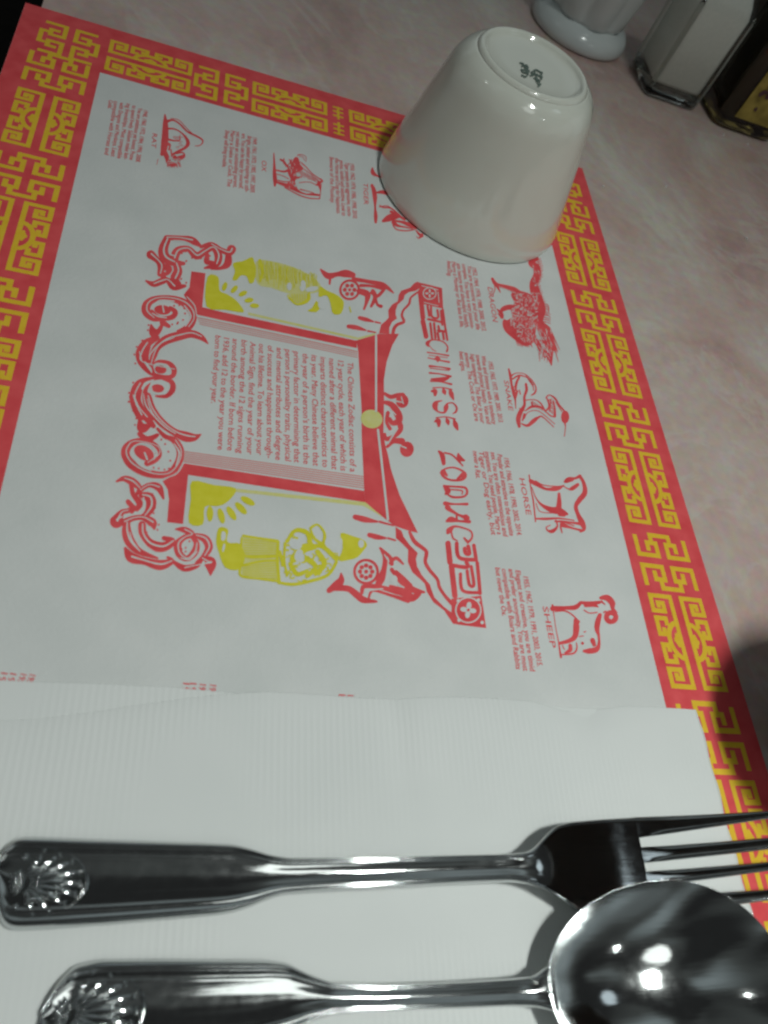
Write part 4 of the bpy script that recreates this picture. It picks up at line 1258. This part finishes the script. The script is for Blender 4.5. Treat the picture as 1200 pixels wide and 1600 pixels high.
for i in range(12):
    for j in range(8):
        a_ = i * 9 + j
        lf.append((a_, a_ + 9, a_ + 10, a_ + 1))
lab = obj('label', lv, lf, M['label'], sb, False)
sm = lab.modifiers.new('thickness', 'SOLIDIFY')
sm.thickness = 0.0002
# dark printing on the label
pv2, pf2 = [], []
rnd = random.Random(11)
for i in range(14):
    x_, zz = BX - 0.008 + rnd.uniform(0, 0.02), z0 + 0.016 + rnd.uniform(0, 0.045)
    r_ = rnd.uniform(0.0008, 0.0024)
    b_ = len(pv2)
    for kk in range(7):
        rr = r_ * rnd.uniform(0.5, 1.2)
        pv2.append((x_ + rr * math.cos(kk * 0.9), yl - 0.0005 - 0.00001 * i, zz + rr * math.sin(kk * 0.9)))
    pf2.append(tuple(b_ + kk for kk in range(7)))
obj('label_print', pv2, pf2, M['label_ink'], lab, False)

# ------------------------------------------------------------------ napkin
nk = empty('paper_napkin', (0.14, -0.31, 0.0))
tag(nk, 'folded white paper napkin with fine embossed ribs under the cutlery', 'napkin')


def napkin_layer(name, edge_px, zl, puff, x_left, x_right, amp, seed, zedge):
    E = [back(px, py, zl) for px, py in edge_px]
    xs, ys = [p.x for p in E], [p.y for p in E]
    NX, NY = 150, 90
    vs, fs = [], []
    rr = random.Random(seed)
    ph = [rr.uniform(0, 6.28) for _ in range(8)]
    for i in range(NX + 1):
        x = x_left + (x_right - x_left) * i / NX
        yt = interp(x, xs, ys)
        for j in range(NY + 1):
            tq = (j / NY) ** 1.6
            yy = yt + (-0.415 - yt) * tq
            d = yt - yy
            dr = x_right - x
            lift = puff * (1 - math.exp(-d / 0.003)) * (1 - 0.6 * math.exp(-dr / 0.004))
            wv = amp * (math.sin(x * 95 + ph[0] + yy * 30) * 0.5 + math.sin(x * 41 - yy * 60 + ph[1]) * 0.6 + math.sin(yy * 170 + x * 25 + ph[2]) * 0.35) * min(1, d / 0.006)
            dent = -0.0007 * math.exp(-((x - 0.193) / 0.006) ** 2 - (d / 0.007) ** 2) + 0.0004 * math.exp(-((x - 0.175) / 0.006) ** 2 - (d / 0.009) ** 2)
            cre = -0.0005 * math.exp(-((x - 0.135 - d * 0.08) / 0.004) ** 2) * math.exp(-(d / 0.03) ** 2)
            vs.append((x + (0.0003 * math.sin(yy * 400) if i == NX else 0), yy, max(0.0003, zedge + lift + wv + (dent + cre if amp > 0.0001 else 0))))
    for i in range(NX):
        for j in range(NY):
            a_ = i * (NY + 1) + j
            fs.append((a_, a_ + NY + 1, a_ + NY + 2, a_ + 1))
    o = obj(name, vs, fs, M['napkin'], nk)
    s_ = o.modifiers.new('thickness', 'SOLIDIFY')
    s_.thickness = 0.0002
    s_.offset = -1
    return o


napkin_layer('under_fold', [(-120, 1056), (0, 1063), (60, 1066), (160, 1069), (265, 1074), (330, 1080), (400, 1086), (500, 1092), (620, 1098), (800, 1102), (1090, 1114)], 0.0006, 0.0002, 0.018, 0.2318, 0.00005, 4, 0.0005)
napkin_layer('top_fold', [(-120, 1130), (0, 1126), (60, 1124), (150, 1112), (230, 1100), (300, 1090), (360, 1084), (420, 1081), (500, 1086), (560, 1091), (620, 1092), (700, 1089), (780, 1092), (830, 1097), (880, 1110), (930, 1109), (980, 1104), (1040, 1106), (1090, 1109)], 0.0011, 0.0006, 0.018, 0.2325, 0.00024, 9, 0.0009)

# ------------------------------------------------------------------ cutlery


def blade(name, xs, yT, yB, zc, relief, th, parent, ny=44, mt=None):
    """strip along X: at each x a cross-section between yB and yT, upper face zc + relief(x, t)"""
    vs, fs = [], []
    n = len(xs)
    for i, x in enumerate(xs):
        a_, b_ = yB[i], yT[i]
        for j in range(ny + 1):
            t_ = math.sin((-1 + 2 * j / ny) * math.pi / 2) * 0.6 + (-1 + 2 * j / ny) * 0.4
            yy = (a_ + b_) / 2 + t_ * (b_ - a_) / 2
            vs.append((x, yy, zc[i] + relief(x, t_)))
        for j in range(ny, -1, -1):
            t_ = math.sin((-1 + 2 * j / ny) * math.pi / 2) * 0.6 + (-1 + 2 * j / ny) * 0.4
            yy = (a_ + b_) / 2 + t_ * 0.97 * (b_ - a_) / 2
            vs.append((x, yy, zc[i] + min(0.0, relief(x, t_)) * 0.5 - th(x) * (0.35 + 0.65 * (1 - t_ * t_))))
    m_ = 2 * (ny + 1)
    for i in range(n - 1):
        for j in range(m_):
            k_ = (j + 1) % m_
            fs.append((i * m_ + j, (i + 1) * m_ + j, (i + 1) * m_ + k_, i * m_ + k_))
    for i0, rev in ((0, False), (n - 1, True)):      # end caps on their own vertices, so shading stays clean
        k0 = len(vs)
        vs += vs[i0 * m_:(i0 + 1) * m_]
        c_ = tuple(range(k0, k0 + m_))
        fs.append(c_[::-1] if rev else c_)
    return obj(name, vs, fs, mt or M['steel'], parent)


def edges(top_px, bot_px, zpx):
    T = [back(x, y_, interp(x, *zpx)) for x, y_ in top_px]
    Bt = [back(x, y_, interp(x, *zpx)) for x, y_ in bot_px]
    return T, Bt


def resample(T, Bt, x0, x1, n):
    xs = [x0 + (x1 - x0) * i / n for i in range(n + 1)]

    def sm(P):
        px_, py_ = [p.x for p in P], [p.y for p in P]
        vals = [interp(x, px_, py_) for x in xs]
        for _ in range(10):
            vals = [vals[0]] + [(vals[i - 1] + 2 * vals[i] + vals[i + 1]) / 4 for i in range(1, n)] + [vals[-1]]
        return vals
    zx, zz = [p.x for p in T], [p.z for p in T]
    zs = [interp(x, zx, zz) for x in xs]
    for _ in range(60):
        zs = [zs[0]] + [(zs[i - 1] + 2 * zs[i] + zs[i + 1]) / 4 for i in range(1, n)] + [zs[-1]]
    return xs, sm(T), sm(Bt), zs


def fiddle_relief(x_fade, w0):
    def f(x, t_):
        a_ = abs(t_)
        k_ = 1 - sstep(x_fade - 0.006, x_fade + 0.004, x)
        r_ = 0.00055 * math.exp(-((a_ - 0.84) / 0.075) ** 2) + 0.0003 * math.exp(-((a_ - 0.64) / 0.06) ** 2)
        r_ -= 0.0006 * (1 - sstep(0.0, 0.62, a_))
        edge = -0.0013 * max(0.0, (a_ - 0.9) / 0.1) ** 2
        flat = 0.0004 * (t_ * t_)
        return k_ * r_ + (1 - k_) * flat + edge * (0.4 + 0.6 * k_)
    return f


# fork
fork = empty('fork', (0.14, -0.315, 0.002))
tag(fork, 'stainless steel fork with a shell pattern handle lying on the napkin', 'fork')
FZ = ([-20, 0, 200, 400, 600, 760, 840, 880, 915, 945, 965, 1030], [0.0040, 0.0042, 0.0052, 0.0070, 0.0086, 0.0095, 0.0094, 0.0078, 0.0057, 0.0048, 0.0046, 0.0046])
f_top = [(-9, 1383), (-7, 1360), (-3, 1342), (4, 1325), (14, 1312), (31, 1305), (80, 1306), (140, 1308.5), (245, 1312), (330, 1315), (367, 1317), (395, 1324), (420, 1333), (450, 1338.5), (555, 1338), (695, 1335), (800, 1333), (829, 1330), (842, 1318), (855, 1302), (870, 1290), (892, 1284), (940, 1280), (990, 1277), (1010, 1276)]
f_bot = [(-9, 1388), (-7, 1415), (-3, 1438), (4, 1449), (21, 1454), (70, 1452), (175, 1444), (280, 1435), (345, 1429), (367, 1425), (395, 1416), (420, 1405), (443, 1398), (485, 1394), (590, 1388), (730, 1380), (800, 1377), (830, 1381), (850, 1389), (878, 1408), (909, 1435), (935, 1446), (970, 1444), (1010, 1434), (1024, 1431)]
T, Bt = edges(f_top, f_bot, FZ)
xr = min(T[-1].x, Bt[-1].x)
xs, yT, yB, zc = resample(T, Bt, max(T[0].x, Bt[0].x), xr, 360)
xn = back(835, 1355, 0.0125).x
rel = fiddle_relief(xn, 0.009)
hd = blade('handle', xs, yT, yB, zc, rel, lambda x: 0.0022, fork)
# tines
roots = [(1276, 1308), (1324, 1348.5), (1362.5, 1387), (1401, 1433)]
ends = [(1267, 1279), (1309, 1327), (1347, 1361), (1390, 1407)]
for (ra, rb), (ea, eb) in zip(roots, ends):
    pts = []
    p0a, p0b = back(1003, ra, 0.0046), back(1003, rb, 0.0046)
    p1a, p1b = back(1200, ea, 0.0078), back(1200, eb, 0.0078)
    w0, w1 = (p0a.y - p0b.y) / 2, (p1a.y - p1b.y) / 2
    c0, c1 = (p0a + p0b) / 2, (p1a + p1b) / 2
    dx = c1.x - c0.x
    sl = (c1.y - c0.y) / dx
    xs2, t2, b2, z2 = [], [], [], []
    N = 60
    xe = c1.x + 0.012
    xst = xr - 0.0008
    for i in range(N + 1):
        x = xst + (xe - xst) * i / N
        s_ = (x - c0.x) / dx
        wd = w0 + (w1 - w0) * s_
        wd = max(0.0007, wd)
        if i > N - 8:
            wd *= max(0.25, math.sqrt(max(0.0, 1 - ((i - (N - 8)) / 8.5) ** 2)))
        yc_ = c0.y + sl * (x - c0.x)
        xs2.append(x)
        t2.append(yc_ + wd)
        b2.append(yc_ - wd)
        zz = 0.0046 + 0.0032 * max(0, s_) ** 2
        z2.append(zz)
    hc, hw = (yT[-1] + yB[-1]) / 2, (yT[-1] - yB[-1]) / 2
    off = (c0.y - hc) / hw
    sc = w0 / hw

    def trel(x, t_, off=off, sc=sc, x0=xst):
        k_ = sstep(x0, x0 + 0.012, x)
        th_ = off + t_ * sc
        return (1 - k_) * rel(xr, th_) + k_ * (0.0002 - 0.0005 * abs(t_) ** 3)
    blade('tine', xs2, t2, b2, z2, trel, lambda x: 0.0018, fork, 14)


def shell(name, base, axis, R, n, spread, zf, parent, rib_w, wide):
    """fan of raised ribs with beads at their tips, scrolls and a small fan behind"""
    vs, fs = [], []
    ca, sa = math.cos(axis), math.sin(axis)

    def blob(c, d, l, wd, h):
        l0 = math.hypot(*d)
        d = (d[0] / l0, d[1] / l0)
        nx, ny_ = -d[1], d[0]
        b_ = len(vs)
        A_, B_ = 12, 5
        for i in range(B_ + 1):
            ph = math.pi / 2 * i / B_
            for k_ in range(A_):
                th_ = 2 * math.pi * k_ / A_
                u_, v_ = math.cos(th_) * math.cos(ph) * l, math.sin(th_) * math.cos(ph) * wd
                x = c[0] + d[0] * u_ + nx * v_
                y_ = c[1] + d[1] * u_ + ny_ * v_
                vs.append((x, y_, zf(x) - 0.0008 + h * math.sin(ph)))
        for i in range(B_):
            for k_ in range(A_):
                k2 = (k_ + 1) % A_
                fs.append((b_ + i * A_ + k_, b_ + i * A_ + k2, b_ + (i + 1) * A_ + k2, b_ + (i + 1) * A_ + k_))

    def W(u_, v_):
        return (base[0] + ca * u_ - sa * v_, base[1] + sa * u_ + ca * v_)
    for i in range(n):
        q_ = -1 + 2 * i / (n - 1)
        # tips on an ellipse: R long, `wide` across
        an = q_ * 1.45
        tip = W(R * (0.18 + 0.82 * math.cos(an)), wide * math.sin(an))
        root = W(R * 0.06, wide * 0.16 * q_)
        c = ((tip[0] * 0.56 + root[0] * 0.44), (tip[1] * 0.56 + root[1] * 0.44))
        d = (tip[0] - root[0], tip[1] - root[1])
        ln = math.hypot(*d)
        blob(c, d, ln * 0.50, rib_w, 0.0012)
        blob(tip, d, rib_w * 0.8, rib_w * 0.9, 0.0013)
    for i in range(7):
        an = (-1 + 2 * i / 6) * 1.2
        tip = W(-R * 0.26 * math.cos(an), wide * 0.55 * math.sin(an))
        blob(((tip[0] + base[0]) / 2, (tip[1] + base[1]) / 2), (tip[0] - base[0], tip[1] - base[1]), R * 0.11, rib_w * 0.55, 0.0010)
    for sgn in (-1, 1):
        blob(W(-R * 0.02, sgn * wide * 0.80), (1, 0), R * 0.085, R * 0.085, 0.0014)
    blob(W(-R * 0.01, 0), (-sa, ca), wide * 0.34, R * 0.05, 0.0013)
    # raised edge round the fan
    NA, NB = 40, 6
    b_ = len(vs)
    for i in range(NA + 1):
        an = (-1 + 2 * i / NA) * 1.62
        for j in range(NB + 1):
            f_ = 1.13 + 0.045 * (-1 + 2 * j / NB)
            x, y_ = W(R * (0.18 + 0.82 * math.cos(an)) * f_, wide * math.sin(an) * (f_ - 0.02))
            vs.append((x, y_, zf(x) - 0.0008 + 0.0010 * math.sin(math.pi * j / NB)))
    for i in range(NA):
        for j in range(NB):
            a_ = b_ + i * (NB + 1) + j
            fs.append((a_, a_ + NB + 1, a_ + NB + 2, a_ + 1))
    return obj(name, vs, fs, M['steel'], parent)


def zfun(xs, zc):
    return lambda x: interp(x, xs, zc)


b0 = back(34, 1378, 0.0043)
b1 = back(143, 1379, 0.0055)
shell('shell_ornament', (b0.x, b0.y), math.atan2(b1.y - b0.y, b1.x - b0.x), (b1 - b0).length * 0.82, 9, 0.62, zfun(xs, zc), hd, 0.00085, wide=0.0058)

# spoon
spoon = empty('spoon', (0.14, -0.335, 0.002))
tag(spoon, 'stainless steel spoon with a shell pattern handle, its bowl resting on the fork', 'spoon')
SZ = ([40, 150, 300, 450, 600, 760, 850, 900], [0.0040, 0.0044, 0.0052, 0.0062, 0.0072, 0.0081, 0.0087, 0.0090])
s_top = [(64, 1582), (66, 1575), (73, 1560), (87, 1537), (115, 1508), (157, 1498), (250, 1497), (350, 1498), (420, 1499), (450, 1503), (485, 1521), (520, 1534), (590, 1538), (660, 1536), (730, 1533), (800, 1528.5), (835, 1525), (860, 1506), (885, 1480)]
s_bot = [(60, 1586), (60, 1600), (66, 1625), (80, 1648), (120, 1662), (200, 1659), (300, 1650), (400, 1636), (445, 1620), (485, 1599), (520, 1586), (560, 1582), (660, 1578), (730, 1576), (800, 1573), (840, 1574), (871, 1582), (905, 1605)]
T, Bt = edges(s_top, s_bot, SZ)
xend = back(868, 1545, 0.0088).x
xs_s, yT_s, yB_s, zc_s = resample(T, Bt, max(T[0].x, Bt[0].x), xend, 320)
xn2 = back(846, 1548, 0.0087).x
sh_ = blade('handle', xs_s, yT_s, yB_s, zc_s, fiddle_relief(xn2, 0.009), lambda x: 0.0022, spoon)
b0 = back(104, 1582, 0.0045)
b1 = back(238, 1577, 0.0060)
shell('shell_ornament', (b0.x, b0.y), math.atan2(b1.y - b0.y, b1.x - b0.x), (b1 - b0).length * 0.80, 9, 0.62, zfun(xs_s, zc_s), sh_, 0.00095, wide=0.0066)

# bowl of the spoon
ZRIM = 0.0092
TILT = 0.2493         # the bowl is propped up by the fork
pt = back(1036, 1375, ZRIM + TILT * 0.030)
pl = back(858, 1548, ZRIM)
byc = (yT_s[-1] + yB_s[-1]) / 2 - 0.0006
bb = pt.y - byc
ba = 0.0308            # towards the stem, shorter towards the tip
bxc = pl.x + ba
bv, bf = [], []
NR_, NT = 26, 96
DEP = 0.0102


def bowl_pt(r_, th_, lower):
    c, s = math.cos(th_), math.sin(th_)
    x = bxc + (ba if c < 0 else 0.0240) * c * r_
    y_ = byc + bb * s * r_
    prof = 1 - r_ ** 2.15
    z = ZRIM - DEP * prof + TILT * (x - pl.x)
    if lower:
        z -= 0.0013 * (1 - 0.5 * r_ ** 8)
    # the rim joins the stem smoothly
    return (x, y_, z)


for lower in (0, 1):
    for i in range(1, NR_ + 1):
        for k_ in range(NT):
            bv.append(bowl_pt(math.sin(i / NR_ * math.pi / 2), 2 * math.pi * k_ / NT, lower))
bv.append(bowl_pt(0, 0, 0))
bv.append(bowl_pt(0, 0, 1))
for lower in (0, 1):
    o_ = lower * NR_ * NT
    for i in range(NR_ - 1):
        for k_ in range(NT):
            k2 = (k_ + 1) % NT
            q4 = (o_ + i * NT + k_, o_ + (i + 1) * NT + k_, o_ + (i + 1) * NT + k2, o_ + i * NT + k2)
            bf.append(q4 if not lower else q4[::-1])
    cidx = 2 * NR_ * NT + lower
    for k_ in range(NT):
        k2 = (k_ + 1) % NT
        t3 = (cidx, o_ + k_, o_ + k2)
        bf.append(t3 if not lower else t3[::-1])
for k_ in range(NT):
    k2 = (k_ + 1) % NT
    a_ = (NR_ - 1) * NT
    bf.append((a_ + k_, NR_ * NT + a_ + k_, NR_ * NT + a_ + k2, a_ + k2))
obj('bowl', bv, bf, M['steel'], spoon)

# ------------------------------------------------------------------ unseen cup shape, added to cast the shadow right of the placemat
TXc, TYc = 0.2850, -0.2880
tb = empty('shadow_caster', (TXc, TYc, TZ))
tag(tb, 'dark plastic cup shape added outside the view to cast a shadow onto the placemat edge', 'shadow_caster')
lathe('caster_wall', [(0.0, TZ + 0.0002), (0.0225, TZ + 0.0002), (0.0238, TZ + 0.002), (0.0285, TZ + 0.03), (0.0330, TZ + 0.06), (0.0352, TZ + 0.0775), (0.0358, TZ + 0.0787), (0.0352, TZ + 0.0795), (0.0342, TZ + 0.0785), (0.0320, TZ + 0.06), (0.0275, TZ + 0.03), (0.0225, TZ + 0.005), (0.0, TZ + 0.004)], TXc, TYc, M['shadow_caster'], tb, 64)

# ------------------------------------------------------------------ a few grains of salt by the shakers
rg = random.Random(4)
grains = ((1166, 373, 'tiny white salt grain alone on the bare table well in front of the bottle'),
          (1130, 211, 'tiny white salt grain at the near corner of the sauce bottle'),
          (1168, 226, 'tiny white salt grain just in front of the yellow bottle label'),
          (1040, 292, 'tiny white salt grain on the table in front of the salt shaker'),
          (942, 292, 'tiny white salt grain beside the red placemat corner by the cup'))
for (px, py, lb) in grains:
    c = back(px, py, TZ)
    r_ = 0.0005
    vs, fs = [], []
    for (dx, dy, dz) in ((-1, -1, 0), (1, -1, 0), (1, 1, 0), (-1, 1, 0), (-.7, -.7, 1.3), (.7, -.7, 1.3), (.7, .7, 1.3), (-.7, .7, 1.3)):
        vs.append((c.x + dx * r_ * rg.uniform(.7, 1.2), c.y + dy * r_ * rg.uniform(.7, 1.2), TZ + 0.00005 + dz * r_))
    fs = [(0, 3, 2, 1), (4, 5, 6, 7), (0, 1, 5, 4), (1, 2, 6, 5), (2, 3, 7, 6), (3, 0, 4, 7)]
    o = obj('salt_grain', vs, fs, M['salt'], None, False, (c.x, c.y, TZ))
    tag(o, lb, 'salt grain', 'salt grains spilled on the table')
